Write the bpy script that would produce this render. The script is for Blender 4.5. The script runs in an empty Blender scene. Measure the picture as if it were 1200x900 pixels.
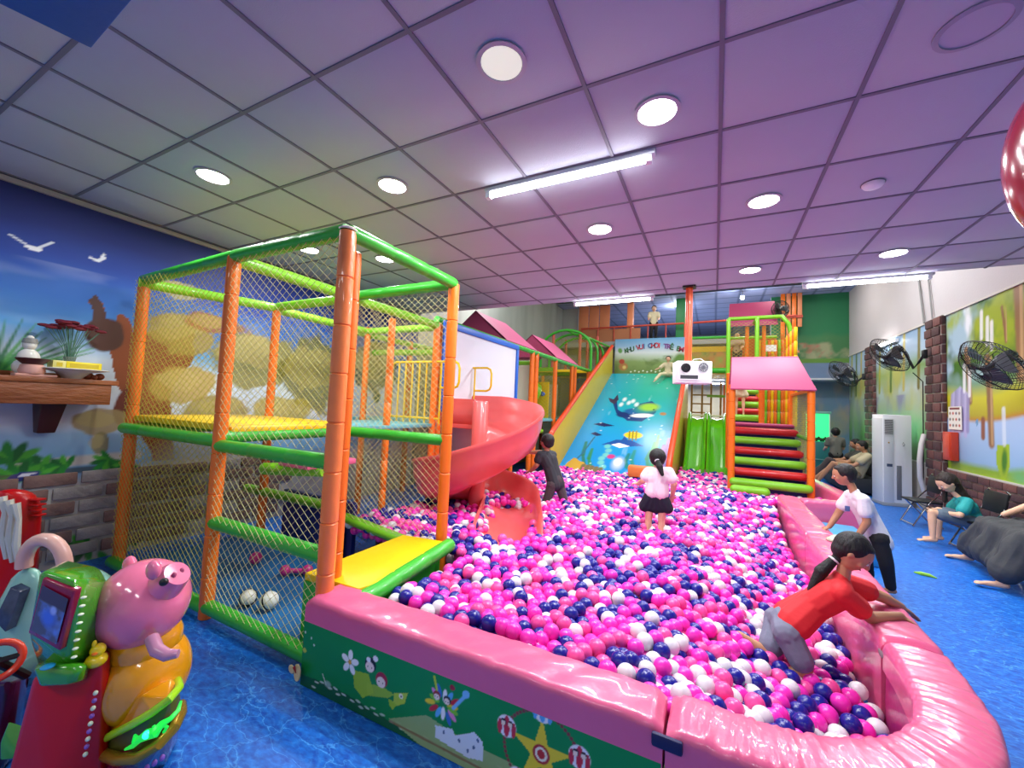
import bpy, bmesh, math, random
import numpy as np
from mathutils import Vector, Matrix, noise as mnoise
random.seed(7); rng = np.random.default_rng(11)
sc = bpy.context.scene; COL = sc.collection
R_ = math.radians

# ------------------------------------------------------------------ camera
FPX, YAW, PITCH, ROLL, EYE = 469.05, -.4703, .0528, .0428, 1.5
def _basis():
    cy, sy = math.cos(YAW), math.sin(YAW)
    f = np.array([sy*math.cos(PITCH), cy*math.cos(PITCH), math.sin(PITCH)])
    r = np.array([cy, -sy, 0.]); u = np.cross(r, f)
    return math.cos(ROLL)*r+math.sin(ROLL)*u, -math.sin(ROLL)*r+math.cos(ROLL)*u, f
CR, CU, CF = _basis()
def _ray(u, v): return CF+(u-600)/FPX*CR-(v-450)/FPX*CU
E0 = np.array([0, 0, EYE])
def ZZ(u, v, z): d = _ray(u, v); return Vector(d*(z-EYE)/d[2]+E0)      # point of the photo on a level plane
def XX(u, v, x): d = _ray(u, v); return Vector(d*x/d[0]+E0)            # ... on a wall of constant x
def YY(u, v, y): d = _ray(u, v); return Vector(d*y/d[1]+E0)            # ... on a wall of constant y
def DD(u, v, d): return Vector(_ray(u, v)*d+E0)
cam = bpy.data.objects.new('camera', bpy.data.cameras.new('camera')); COL.objects.link(cam)
cam.data.sensor_width = 36; cam.data.lens = FPX/1200*36; cam.data.clip_start = .05; cam.data.clip_end = 100
m = Matrix(((CR[0], CU[0], -CF[0], 0), (CR[1], CU[1], -CF[1], 0), (CR[2], CU[2], -CF[2], EYE), (0, 0, 0, 1)))
cam.matrix_world = m; sc.camera = cam
# ------------------------------------------------------------------ world, view, lights
w = bpy.data.worlds.new('world'); sc.world = w; w.use_nodes = True
w.node_tree.nodes['Background'].inputs[0].default_value = (.75, .8, 1, 1)
w.node_tree.nodes['Background'].inputs[1].default_value = .25
sc.view_settings.view_transform = 'Standard'; sc.view_settings.look = 'None'
sc.view_settings.exposure = -0.35; sc.view_settings.gamma = 1.0
def area(name, loc, sx, sy, power, col=(1, 1, 1), rot=(0, 0, 0)):
    l = bpy.data.lights.new(name, 'AREA'); l.shape = 'RECTANGLE'; l.size = sx; l.size_y = sy; l.energy = power; l.color = col
    o = bpy.data.objects.new(name, l); o.location = loc; o.rotation_euler = rot; COL.objects.link(o); return o
CZ = 3.083
# rows of lamps in the part of the room behind the photographer, and high lamps over the tall slides
for x in (-3.4, -1.2, 1.0): area('rear_lamp_light', (x, -1.4, CZ-.06), 1.0, .25, 26, (.96, .97, 1))
for x, y in ((-3.6, 7.5), (0, 8.2), (1.6, 8.8)): area('high_lamp_light', (x, y, 5.1), 1.2, .4, 115, (.95, .98, 1))
for x, y in ((-1.5, 11.5), (1.8, 11.7)): area('high_lamp_light', (x, y, 5.1), 1.2, .4, 45, (1, .96, .9))
area('inner_room_light', (-.3, 14.5, 2.42), 3, 2, 110, (.95, .97, 1))
area('mezzanine_light', (-.8, 15.5, 4.85), 3, 1, 90, (.8, .88, 1))

# ------------------------------------------------------------------ materials
def lin(c):
    if isinstance(c, str): c = tuple(int(c[i:i+2], 16)/255 for i in (0, 2, 4))
    return tuple((x/12.92 if x <= .04045 else ((x+.055)/1.055)**2.4) for x in c)
_M = {}
def mat(name, col='808080', rough=.5, metal=0, bump=0, bscale=20, var=0, vscale=6, emit=None, es=1, coat=0, alpha=1, trans=0, stretch=None):
    if name in _M: return _M[name]
    m = bpy.data.materials.new(name); _M[name] = m; m.use_nodes = True
    nt = m.node_tree; b = nt.nodes['Principled BSDF']; c = lin(col)
    b.inputs['Base Color'].default_value = (*c, 1); b.inputs['Roughness'].default_value = rough
    b.inputs['Metallic'].default_value = metal; b.inputs['Coat Weight'].default_value = coat
    b.inputs['Alpha'].default_value = alpha; b.inputs['Transmission Weight'].default_value = trans
    if emit is not None:
        b.inputs['Emission Color'].default_value = (*lin(emit), 1); b.inputs['Emission Strength'].default_value = es
    if var or bump:
        tc = nt.nodes.new('ShaderNodeTexCoord'); mp = nt.nodes.new('ShaderNodeMapping'); nt.links.new(tc.outputs['Object'], mp.inputs[0])
        if stretch: mp.inputs['Scale'].default_value = stretch
    if var:
        n = nt.nodes.new('ShaderNodeTexNoise'); n.inputs['Scale'].default_value = vscale; n.inputs['Detail'].default_value = 4
        nt.links.new(mp.outputs[0], n.inputs['Vector'])
        mx = nt.nodes.new('ShaderNodeMix'); mx.data_type = 'RGBA'
        mx.inputs[6].default_value = (*[x*(1-var) for x in c], 1); mx.inputs[7].default_value = (*[min(1, x*(1+var)+var*.02) for x in c], 1)
        nt.links.new(n.outputs[0], mx.inputs[0]); nt.links.new(mx.outputs[2], b.inputs['Base Color'])
    if bump:
        n = nt.nodes.new('ShaderNodeTexNoise'); n.inputs['Scale'].default_value = bscale; n.inputs['Detail'].default_value = 5
        nt.links.new(mp.outputs[0], n.inputs['Vector'])
        bp = nt.nodes.new('ShaderNodeBump'); bp.inputs['Strength'].default_value = bump; bp.inputs['Distance'].default_value = .02
        nt.links.new(n.outputs[0], bp.inputs['Height']); nt.links.new(bp.outputs[0], b.inputs['Normal'])
    return m
def print_mat(name, rough=.45, bump=0):
    if name in _M: return _M[name]
    m = mat(name, 'ffffff', rough, bump=bump, bscale=60); nt = m.node_tree; b = nt.nodes['Principled BSDF']
    a = nt.nodes.new('ShaderNodeAttribute'); a.attribute_name = 'Col'; nt.links.new(a.outputs['Color'], b.inputs['Base Color'])
    return m
def floor_mat():
    m = mat('water_print_floor', '0b55b5', .36); nt = m.node_tree; b = nt.nodes['Principled BSDF']; N = nt.nodes.new; Lk = nt.links.new
    tc = N('ShaderNodeTexCoord'); mp = N('ShaderNodeMapping'); mp.inputs['Scale'].default_value = (1.6, 3.2, 1); mp.inputs['Rotation'].default_value = (0, 0, R_(20)); Lk(tc.outputs['Object'], mp.inputs[0])
    wn = N('ShaderNodeTexNoise'); wn.inputs['Scale'].default_value = 2.2; wn.inputs['Detail'].default_value = 6; Lk(mp.outputs[0], wn.inputs['Vector'])
    ad = N('ShaderNodeMix'); ad.data_type = 'RGBA'; ad.blend_type = 'ADD'; ad.inputs[0].default_value = .75
    Lk(mp.outputs[0], ad.inputs[6]); Lk(wn.outputs['Color'], ad.inputs[7])
    vo = N('ShaderNodeTexVoronoi'); vo.feature = 'DISTANCE_TO_EDGE'; vo.inputs['Scale'].default_value = 3.2; Lk(ad.outputs[2], vo.inputs['Vector'])
    vo2 = N('ShaderNodeTexVoronoi'); vo2.feature = 'DISTANCE_TO_EDGE'; vo2.inputs['Scale'].default_value = 7.5; Lk(ad.outputs[2], vo2.inputs['Vector'])
    r1 = N('ShaderNodeMapRange'); r1.inputs[1].default_value = 0; r1.inputs[2].default_value = .03; r1.inputs[3].default_value = 1.1; r1.inputs[4].default_value = 0; Lk(vo.outputs[0], r1.inputs[0])
    r2 = N('ShaderNodeMapRange'); r2.inputs[1].default_value = 0; r2.inputs[2].default_value = .09; r2.inputs[3].default_value = .25; r2.inputs[4].default_value = 0; Lk(vo2.outputs[0], r2.inputs[0])
    n2 = N('ShaderNodeTexNoise'); n2.inputs['Scale'].default_value = 14; n2.inputs['Detail'].default_value = 5; Lk(mp.outputs[0], n2.inputs['Vector'])
    cr = N('ShaderNodeValToRGB'); cr.color_ramp.elements[0].position = .33; cr.color_ramp.elements[0].color = (*lin('0a4cb4'), 1)
    cr.color_ramp.elements[1].position = .68; cr.color_ramp.elements[1].color = (*lin('1678da'), 1); Lk(n2.outputs[0], cr.inputs[0])
    mul = N('ShaderNodeMath'); mul.operation = 'MULTIPLY'; Lk(r1.outputs[0], mul.inputs[0]); Lk(n2.outputs[0], mul.inputs[1])
    mx2 = N('ShaderNodeMath'); mx2.operation = 'MAXIMUM'; Lk(mul.outputs[0], mx2.inputs[0])
    m3 = N('ShaderNodeMath'); m3.operation = 'MULTIPLY'; Lk(r2.outputs[0], m3.inputs[0]); Lk(n2.outputs[0], m3.inputs[1]); Lk(m3.outputs[0], mx2.inputs[1])
    mx = N('ShaderNodeMix'); mx.data_type = 'RGBA'; Lk(mx2.outputs[0], mx.inputs[0]); Lk(cr.outputs[0], mx.inputs[6]); mx.inputs[7].default_value = (*lin('5cb4f4'), 1)
    Lk(mx.outputs[2], b.inputs['Base Color']); return m

ORANGE = mat('orange_foam', 'f07414', .38, bump=.15, bscale=14, var=.03, coat=.2)
PEACH = mat('faded_orange_foam', 'f88440', .35, bump=.25, bscale=12, var=.04, coat=.3)
GREENP = mat('green_foam', '35b02c', .35, bump=.2, bscale=14, var=.1, coat=.2)
LIME = mat('lime_foam', '7cc51e', .38, bump=.2, bscale=14, var=.1, coat=.2)
YELM = mat('yellow_vinyl', 'eec400', .4, bump=.15, bscale=10, var=.06)
YELP = mat('yellow_pipe', 'e8c010', .35)
PINKV = mat('pink_vinyl', 'e0628c', .3, bump=.35, bscale=7, var=.07, vscale=4, coat=.35)
PINKR = mat('pink_roof', 'cc5c88', .5, bump=.05)
MAROON = mat('deep_pink_roof', 'b03a68', .55, bump=.05)
REDP = mat('coral_plastic', 'e4605e', .3, var=.06, coat=.3)
REDF = mat('red_foam', 'c8161c', .35, bump=.15, var=.08, coat=.2)
NAVYF = mat('navy_vinyl', '1c2570', .45, bump=.15)
NETM = mat('net_cord', 'cfc88a', .7)
NETY = mat('yellow_net_cord', 'b9b045', .7)
WHITE = mat('white_plastic', 'e9ebec', .35)
BLACK = mat('black_plastic', '101114', .4)
CHROME = mat('chrome', 'd8dadc', .12, metal=1)
WALLW = mat('white_wall_paint', 'dcdcd8', .8, bump=.08, bscale=30, var=.08, vscale=1.5)
CEILT = mat('ceiling_tile_board', 'b4b8c4', .85, bump=.12, bscale=180, var=.03)
GRIDM = mat('ceiling_grid_metal', '74727e', .6)
CONC = mat('grey_concrete', 'a9b0aa', .85, bump=.2, bscale=12, var=.22, vscale=1.2, stretch=(1, 1, .35))

# ------------------------------------------------------------------ mesh builder
def frame_of(d):
    d = Vector(d).normalized(); a = Vector((0, 0, 1)) if abs(d.z) < .95 else Vector((1, 0, 0))
    x = a.cross(d).normalized(); return x, d.cross(x)
class MB:
    def __init__(s): s.v = []; s.f = []; s.mi = []
    def add(s, vs, fs, m=0):
        o = len(s.v); s.v += [tuple(p) for p in vs]; s.f += [tuple(i+o for i in f) for f in fs]; s.mi += [m]*len(fs); return s
    def box(s, c, size, rot=0, m=0, M=None):
        x, y, z = (k/2 for k in size); vs = [Vector((i*x, j*y, k*z)) for i in (-1, 1) for j in (-1, 1) for k in (-1, 1)]
        Mx = M if M is not None else Matrix.Rotation(rot, 3, 'Z'); vs = [Mx @ p+Vector(c) for p in vs]
        return s.add(vs, [(0, 1, 3, 2), (4, 6, 7, 5), (0, 4, 5, 1), (2, 3, 7, 6), (0, 2, 6, 4), (1, 5, 7, 3)], m)
    def b2(s, a, b, m=0):
        a, b = Vector(a), Vector(b); return s.box((a+b)/2, [abs(q) for q in (b-a)], m=m)
    def tube(s, pts, r, seg=10, m=0, closed=False, caps=True):
        pts = [Vector(p) for p in pts]; n = len(pts); rs = r if isinstance(r, (list, tuple)) else [r]*n
        vs = []; fs = []; X = None
        for i, p in enumerate(pts):
            if closed: d = pts[(i+1) % n]-pts[i-1]
            else: d = pts[min(i+1, n-1)]-pts[max(i-1, 0)]
            if d.length < 1e-9: d = Vector((0, 0, 1))
            d.normalize()
            if X is None: X, Yv = frame_of(d)
            else:
                X = (X-d*X.dot(d)); X = X.normalized() if X.length > 1e-6 else frame_of(d)[0]; Yv = d.cross(X)
            for k in range(seg):
                a = 2*math.pi*k/seg; vs.append(p+(X*math.cos(a)+Yv*math.sin(a))*rs[i])
        for i in range(n if closed else n-1):
            j = (i+1) % n
            for k in range(seg):
                l = (k+1) % seg; fs.append((i*seg+k, i*seg+l, j*seg+l, j*seg+k))
        if caps and not closed: fs += [tuple(range(seg))[::-1], tuple(range((n-1)*seg, n*seg))]
        return s.add(vs, fs, m)
    def cap(s, p, q, r1, r2=None, seg=10, m=0):     # capsule
        p, q = Vector(p), Vector(q); r2 = r1 if r2 is None else r2; d = (q-p); L = d.length
        if L < 1e-6: return s.ell(p, (r1,)*3, m=m)
        d /= L; pts = []; rs = []
        for a in (80, 50, 25): pts.append(p-d*r1*math.sin(R_(a))); rs.append(r1*math.cos(R_(a)))
        pts += [p, q]; rs += [r1, r2]
        for a in (25, 50, 80): pts.append(q+d*r2*math.sin(R_(a))); rs.append(r2*math.cos(R_(a)))
        return s.tube(pts, rs, seg, m)
    def ell(s, c, r, M=None, seg=14, rings=9, m=0):
        vs = []; fs = []; c = Vector(c)
        vs.append(Vector((0, 0, r[2])))
        for i in range(1, rings):
            t = math.pi*i/rings
            for k in range(seg):
                a = 2*math.pi*k/seg; vs.append(Vector((r[0]*math.sin(t)*math.cos(a), r[1]*math.sin(t)*math.sin(a), r[2]*math.cos(t))))
        vs.append(Vector((0, 0, -r[2])))
        for k in range(seg): fs.append((0, 1+k, 1+(k+1) % seg))
        for i in range(rings-2):
            for k in range(seg):
                a, b = 1+i*seg+k, 1+i*seg+(k+1) % seg; fs.append((a, a+seg, b+seg, b))
        e = len(vs)-1
        for k in range(seg): fs.append((e, 1+(rings-2)*seg+(k+1) % seg, 1+(rings-2)*seg+k))
        if M is not None: vs = [M @ p for p in vs]
        return s.add([p+c for p in vs], fs, m)
    def lathe(s, prof, c=(0, 0, 0), axis=(0, 0, 1), seg=24, m=0):
        X, Yv = frame_of(axis); d = Vector(axis).normalized(); c = Vector(c); vs = []; fs = []
        for r, h in prof:
            for k in range(seg):
                a = 2*math.pi*k/seg; vs.append(c+d*h+(X*math.cos(a)+Yv*math.sin(a))*max(r, 1e-4))
        for i in range(len(prof)-1):
            for k in range(seg):
                l = (k+1) % seg; fs.append((i*seg+k, i*seg+l, (i+1)*seg+l, (i+1)*seg+k))
        return s.add(vs, fs, m)
    def prism(s, poly, dvec, m=0):
        n = len(poly); a = [Vector(p) for p in poly]; b = [p+Vector(dvec) for p in a]
        return s.add(a+b, [tuple(range(n))[::-1], tuple(range(n, 2*n))]+[(i, (i+1) % n, n+(i+1) % n, n+i) for i in range(n)], m)
    def mesh(s, name, mats, smooth=True, bevel=0, angle=40):
        me = bpy.data.meshes.new(name); me.from_pydata([tuple(p) for p in s.v], [], s.f)
        mats = mats if isinstance(mats, (list, tuple)) else [mats]
        for q in mats: me.materials.append(q)
        if len(mats) > 1: me.polygons.foreach_set('material_index', s.mi)
        bm = bmesh.new(); bm.from_mesh(me)
        if bevel: bmesh.ops.bevel(bm, geom=bm.edges[:], offset=bevel, segments=2, affect='EDGES', profile=.5, clamp_overlap=True)
        bmesh.ops.recalc_face_normals(bm, faces=bm.faces)
        bm.to_mesh(me); bm.free()
        if smooth:
            me.polygons.foreach_set('use_smooth', [True]*len(me.polygons)); me.set_sharp_from_angle(angle=R_(angle))
        return me
    def build(s, name, mats, parent=None, smooth=True, bevel=0, angle=40):
        return link(bpy.data.objects.new(name, s.mesh(name, mats, smooth, bevel, angle)), parent)
def link(o, parent=None):
    COL.objects.link(o)
    if parent is not None:
        o.parent = parent; par = parent; T = Matrix.Identity(4)
        ch = []
        while par is not None: ch.append(par); par = par.parent
        for q in reversed(ch): T = T @ q.matrix_basis
        o.matrix_parent_inverse = Matrix.Identity(4); o.matrix_basis = T.inverted() @ o.matrix_basis
    return o
def tag(o, label=None, cat=None, group=None, kind=None):
    for k, v in (('label', label), ('category', cat), ('group', group), ('kind', kind)):
        if v: o[k] = v
    return o
def thing(name, loc, label, cat, group=None):
    o = bpy.data.objects.new(name, None); o.location = loc; o.empty_display_size = .1; COL.objects.link(o); return tag(o, label, cat, group)
def dup(o, loc=None, rz=None, label=None, parent=None):
    c = o.copy(); COL.objects.link(c)
    if parent is not None: c.parent = parent
    if loc is not None: c.location = loc
    if rz is not None: c.rotation_euler[2] = rz
    if label: c['label'] = label
    for ch in list(o.children): dup(ch, parent=c)
    return c
def hull(pts, name, m, parent=None, bevel=.01, angle=50):
    bm = bmesh.new()
    for p in pts: bm.verts.new(p)
    r = bmesh.ops.convex_hull(bm, input=bm.verts)
    bmesh.ops.delete(bm, geom=list({g for g in r['geom_interior']+r['geom_unused'] if isinstance(g, bmesh.types.BMVert)}), context='VERTS')
    bmesh.ops.dissolve_limit(bm, angle_limit=R_(6), verts=bm.verts, edges=bm.edges)
    if bevel: bmesh.ops.bevel(bm, geom=bm.edges[:], offset=bevel, segments=3, affect='EDGES', profile=.5, clamp_overlap=True)
    bmesh.ops.recalc_face_normals(bm, faces=bm.faces)
    me = bpy.data.meshes.new(name); bm.to_mesh(me); bm.free(); me.materials.append(m)
    me.polygons.foreach_set('use_smooth', [True]*len(me.polygons)); me.set_sharp_from_angle(angle=R_(angle))
    return link(bpy.data.objects.new(name, me), parent)

# ------------------------------------------------------------------ painter: flat prints as colours on a fine grid
def _vn(x, y, seed=0):          # value noise
    xi, yi = np.floor(x).astype(int), np.floor(y).astype(int); fx, fy = x-xi, y-yi
    def h(a, b): return (np.sin(a*127.1+b*311.7+seed*74.7)*43758.5453) % 1.0
    fx, fy = fx*fx*(3-2*fx), fy*fy*(3-2*fy)
    return (h(xi, yi)*(1-fx)+h(xi+1, yi)*fx)*(1-fy)+(h(xi, yi+1)*(1-fx)+h(xi+1, yi+1)*fx)*fy
def fbm(x, y, seed=0, o=4):
    t = 0; a = .5
    for i in range(o): t = t+a*_vn(x*2**i, y*2**i, seed+i); a *= .5
    return t/(1-.5**o)
class Paint:
    def __init__(s, org, eu, ev, W, H, step, base='ffffff'):
        s.org, s.eu, s.ev = Vector(org), Vector(eu).normalized(), Vector(ev).normalized()
        s.nu, s.nv = max(2, int(W/step)+1), max(2, int(H/step)+1)
        s.U, s.V = np.meshgrid(np.linspace(0, W, s.nu), np.linspace(0, H, s.nv)); s.W, s.H = W, H
        s.C = np.zeros((s.nv, s.nu, 3)); s.C[:] = lin(base); s.n = s.eu.cross(s.ev)
    def px(s, u, v):            # photo pixel -> plane coordinates
        d = Vector(_ray(u, v)); t = (s.org-Vector(E0)).dot(s.n)/d.dot(s.n); p = Vector(E0)+d*t-s.org
        return p.dot(s.eu), p.dot(s.ev)
    def mix(s, mask, col):
        c = np.array(lin(col)) if isinstance(col, (str, tuple)) else col
        mask = np.clip(mask, 0, 1)[..., None]; s.C = s.C*(1-mask)+c*mask
    def ell(s, c, rx, ry, col, rot=0, soft=.08, a=1):
        x, y = s.U-c[0], s.V-c[1]; ca, sa = math.cos(R_(rot)), math.sin(R_(rot))
        d = np.sqrt(((x*ca+y*sa)/rx)**2+((-x*sa+y*ca)/ry)**2); s.mix(np.clip((1-d)/soft, 0, 1)*a, col)
    def poly(s, pts, col, a=1, wob=0):
        x, y = s.U, s.V
        if wob: x = x+wob*(fbm(s.U*9/1, s.V*9, 5)-.5); y = y+wob*(fbm(s.U*9, s.V*9, 9)-.5)
        ins = np.zeros(x.shape, bool); n = len(pts)
        for i in range(n):
            (x1, y1), (x2, y2) = pts[i], pts[(i+1) % n]
            c = ((y1 > y) != (y2 > y)) & (x < (x2-x1)*(y-y1)/((y2-y1) or 1e-9)+x1); ins ^= c
        s.mix(ins*a, col)
    def line(s, pts, w, col, a=1, taper=None):
        for i in range(len(pts)-1):
            p, q = np.array(pts[i]), np.array(pts[i+1]); d = q-p; L2 = (d**2).sum() or 1e-9
            t = np.clip(((s.U-p[0])*d[0]+(s.V-p[1])*d[1])/L2, 0, 1); dist = np.hypot(s.U-p[0]-t*d[0], s.V-p[1]-t*d[1])
            ww = w if taper is None else w*(1-taper*t); s.mix(np.clip((ww-dist)/(w*.5)+.3, 0, 1)*a, col)
    def P(s, l): return [s.px(*q) for q in l]
    def build(s, name, parent=None, m=None, thick=0, bend=None):
        P = np.array(s.org)+s.U[..., None]*np.array(s.eu)+s.V[..., None]*np.array(s.ev)
        P = P.reshape(-1, 3); nv = len(P); i = np.arange(s.nv*s.nu).reshape(s.nv, s.nu)
        q = np.stack([i[:-1, :-1], i[:-1, 1:], i[1:, 1:], i[1:, :-1]], -1).reshape(-1, 4); extra = []
        if thick:               # closed slab behind the printed face
            c4 = [i[0, 0], i[0, -1], i[-1, -1], i[-1, 0]]; back = P[c4]-np.array(s.n)*thick; P = np.vstack([P, back]); b = nv
            extra = [(b+3, b+2, b+1, b), (c4[0], b, b+1, c4[1]), (c4[1], b+1, b+2, c4[2]), (c4[2], b+2, b+3, c4[3]), (c4[3], b+3, b, c4[0])]
        me = bpy.data.meshes.new(name); me.from_pydata(P.tolist(), [], q.tolist()+[tuple(int(k) for k in e) for e in extra])
        ca = me.color_attributes.new('Col', 'FLOAT_COLOR', 'POINT'); arr = np.ones((len(P), 4)); arr[:nv, :3] = s.C.reshape(-1, 3)
        if thick: arr[nv:, :3] = s.C.reshape(-1, 3)[i[0, 0]]
        ca.data.foreach_set('color', arr.ravel().astype(np.float32)); me.materials.append(m or print_mat('print_satin'))
        return link(bpy.data.objects.new(name, me), parent)

# ================================================================== THE SETTING
WL, WR, YE, YB, ZH = -4.83, 3.2, 5.66, 13.6, 5.2
fl = MB().b2((WL-.2, -3.2, -.1), (WR+.2, 19.4, 0)).build('floor', floor_mat(), smooth=False); tag(fl, kind='structure')
# left wall: printed seaside mural up to the low ceiling, bare wall where the room is tall
p = Paint((WL, -3.0, 0), (0, 1, 0), (0, 0, 1), 3+YE, CZ, .012, '7fb6e0')
p.org = Vector((WL, -3.0, 0)); U, V = p.U, p.V
t = np.clip(V/CZ, 0, 1)[..., None]
def ramp(stops, x):
    xs = [q[0] for q in stops]; cs = np.array([lin(q[1]) for q in stops]); return np.stack([np.interp(x, xs, cs[:, k]) for k in range(3)], -1)
wv = V+.12*(fbm(U*.7, V*1.6, 3)-.5)*3
p.C = ramp([(0, 'a8a49a'), (.75, 'c4c2ba'), (.85, '6fa8cf'), (1.12, '9cc3dc'), (1.22, 'd7dfe6'), (1.75, 'c9dcec'), (1.95, '5aa6e0'), (2.2, '1e6cc8'), (2.5, '0a3c9c'), (2.75, '062478'), (3.1, '04165a')], wv)
p.mix(.5*np.clip(fbm(U*1.3, V*4, 8)*2-1.1, 0, 1)*(V > 1.5)*(V < 2.5), 'dfe9f2')
p.mix(np.clip((V-2.05+.1*fbm(U*2, V, 2))/.05, 0, 1)*np.clip((2.35+.12*fbm(U*1.4, V*0, 4)-V)/.05, 0, 1)*(U > 3.9)*.35, '3a6fae')
for (a, b) in (((12, 275), (40, 292)), ((40, 292), (62, 284))): p.line(p.P([a, b]), .008, 'e8eef4')
p.ell(p.px(40, 291), .05, .018, 'ffffff'); p.line(p.P([(106, 302), (116, 306), (123, 302)]), .011, 'f2f6fa'); p.line(p.P([(116, 306), (122, 298)]), .01, 'f2f6fa')
for k in range(26):             # palm fronds at left
    a = R_(200+k*6.4); c0 = p.px(-10, 440); L = .62+.1*math.sin(k)
    p.line([c0, (c0[0]+L*math.cos(a+3.3), c0[1]+.5*L*math.sin(a+3.3)+.1)], .022, ['2f8f3a', '57b04a', '1f7a3a'][k % 3], .9, .8)
# brown trunk and ochre foliage: plain stand-ins of the same colours as the printed creatures
def warp_ell(c, rx, ry, col, rot=0, amp=.35, f=5, a=1, seed=0):
    x, y = p.U-c[0], p.V-c[1]; ca, sa = math.cos(R_(rot)), math.sin(R_(rot)); d = np.sqrt(((x*ca+y*sa)/rx)**2+((-x*sa+y*ca)/ry)**2)+amp*(fbm(p.U*f, p.V*f, seed)-.5)*2
    p.mix(np.clip((1-d)/.12, 0, 1)*a, col)
p.poly(p.P([(178, 540), (150, 470), (140, 455), (128, 408), (112, 380), (104, 352), (112, 345), (122, 365), (134, 380), (140, 368), (150, 372), (158, 395), (190, 385), (230, 380), (225, 420), (200, 460), (205, 540)]), '8a4418', wob=.06)
p.poly(p.P([(104, 352), (112, 345), (122, 365), (134, 380), (128, 408), (112, 380)]), '4a2a22', wob=.05); warp_ell(p.px(124, 392), .13, .15, '4e2c20', amp=.2); warp_ell(p.px(150, 478), .11, .2, '6a2812', amp=.15); warp_ell(p.px(170, 450), .1, .3, 'a0521c', 10, amp=.2, a=.6)
for k, (u, v, rx, ry, c) in enumerate(((118, 494, .17, .12, 'a8935c'), (118, 520, .07, .12, '8b8350'), (210, 390, .3, .2, 'a58c3a'), (215, 450, .28, .22, 'b89a48'), (260, 480, .35, .16, 'a08c40'), (300, 420, .5, .35, '8a8230'), (370, 440, .6, .5, '6d6a1c'), (210, 340, .2, .1, 'a9a684'), (440, 430, .5, .5, '5c6420'), (330, 480, .4, .2, 'b0a040'), (250, 380, .35, .12, '9a5a22'))):
    warp_ell(p.px(u, v), rx, ry, c, 0, .45, 4, .9, k); warp_ell((p.px(u, v)[0]-.03, p.px(u, v)[1]+ry*.2), rx*.7, ry*.55, 'd0bc78' if k % 2 else 'c2b060', 0, .5, 7, .45, k+20)
p.line(p.P([(20, 548), (80, 541), (160, 533)]), .045, 'c8c5bb'); p.line(p.P([(40, 556), (150, 545)]), .03, '2b2a26', .8)
for u, v, s in ((10, 540, 1), (45, 550, .8), (130, 540, .75), (150, 545, .6), (20, 560, .9), (75, 548, .7), (100, 640, .9), (130, 660, 1), (150, 630, .7)):
    c0 = p.px(u, v)
    for k in range(7): a = R_(-10+k*32+u); p.ell((c0[0]+.09*s*math.cos(a), c0[1]+.06*s*math.sin(a)), .11*s, .035*s, ['1f8a2e', '4bb030', '126b2a'][k % 3], math.degrees(a), .3)
p.ell(p.px(28, 558), .09, .035, '1d2c80', 10); p.ell(p.px(32, 556), .05, .012, 'e6ebf5', 10)
p.mix(.55*(V < .8)*np.clip(fbm(U*2.5, V*2.5, 30)*3-1.6, 0, 1), '7d5a4c')
p.ell(p.px(230, 540), .5, .35, '9a9488', 0, .5, .8)
wl = p.build('wall_left', m=print_mat('mural_left_print', .6)); tag(wl, kind='structure')
MB().b2((WL-.15, -3.2, 0), (WL-.002, YE, CZ)).build('trim_1', WALLW)['kind'] = 'structure'
MB().b2((WL, -3.0, CZ-.05), (WL+.03, YE, CZ-.012)).build('trim_2', mat('wall_cornice', 'a89f98', .6))['kind'] = 'structure'
# bricks printed-in-relief low on the left wall
brm = [mat('old_brick', '7d6259', .8, bump=.5, bscale=25, var=.35, vscale=9), mat('old_brick_grey', '96908a', .8, bump=.5, bscale=25, var=.3, vscale=9)]
bmesh_l = [MB().box((0, 0, 0), (.024, .3, .098)).mesh('brick', q, bevel=.008) for q in brm]
for r_ in range(6):
    for c_ in range(8):
        y = .78+c_*.325+(r_ % 2)*.16; z = .11+r_*.122
        if z > .72: continue
        o = bpy.data.objects.new('brick', bmesh_l[(r_*3+c_*5) % 3 % 2]); o.location = (WL+.011, y, z+.01*math.sin(c_)); link(o, wl)
# upper left wall, back wall, right wall
p = Paint((WL, YE, 0), (0, 1, 0), (0, 0, 1), YB-YE, ZH, .05, 'c9ccc4'); U, V = p.U, p.V
p.mix(np.clip((U-2.2+.8*fbm(U*1.5, V*.5, 3))/1.2, 0, 1)*.75, '87938a'); p.mix(np.clip(fbm(U*4, V*.6, 7)*2.2-1, 0, 1)*.4, '6f7a70'); p.mix((V < 2.4)*.8, '7c7f52')
o = p.build('wall_left_rear', m=print_mat('bare_plaster', .85)); tag(o, kind='structure')
o = MB().b2((WL-.15, YE, 0), (WL-.002, 19.4, ZH)).b2((WL, YB-.35, 0), (WL+.55, YB, ZH)).build('trim_3', CONC); o['kind'] = 'structure'
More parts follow.
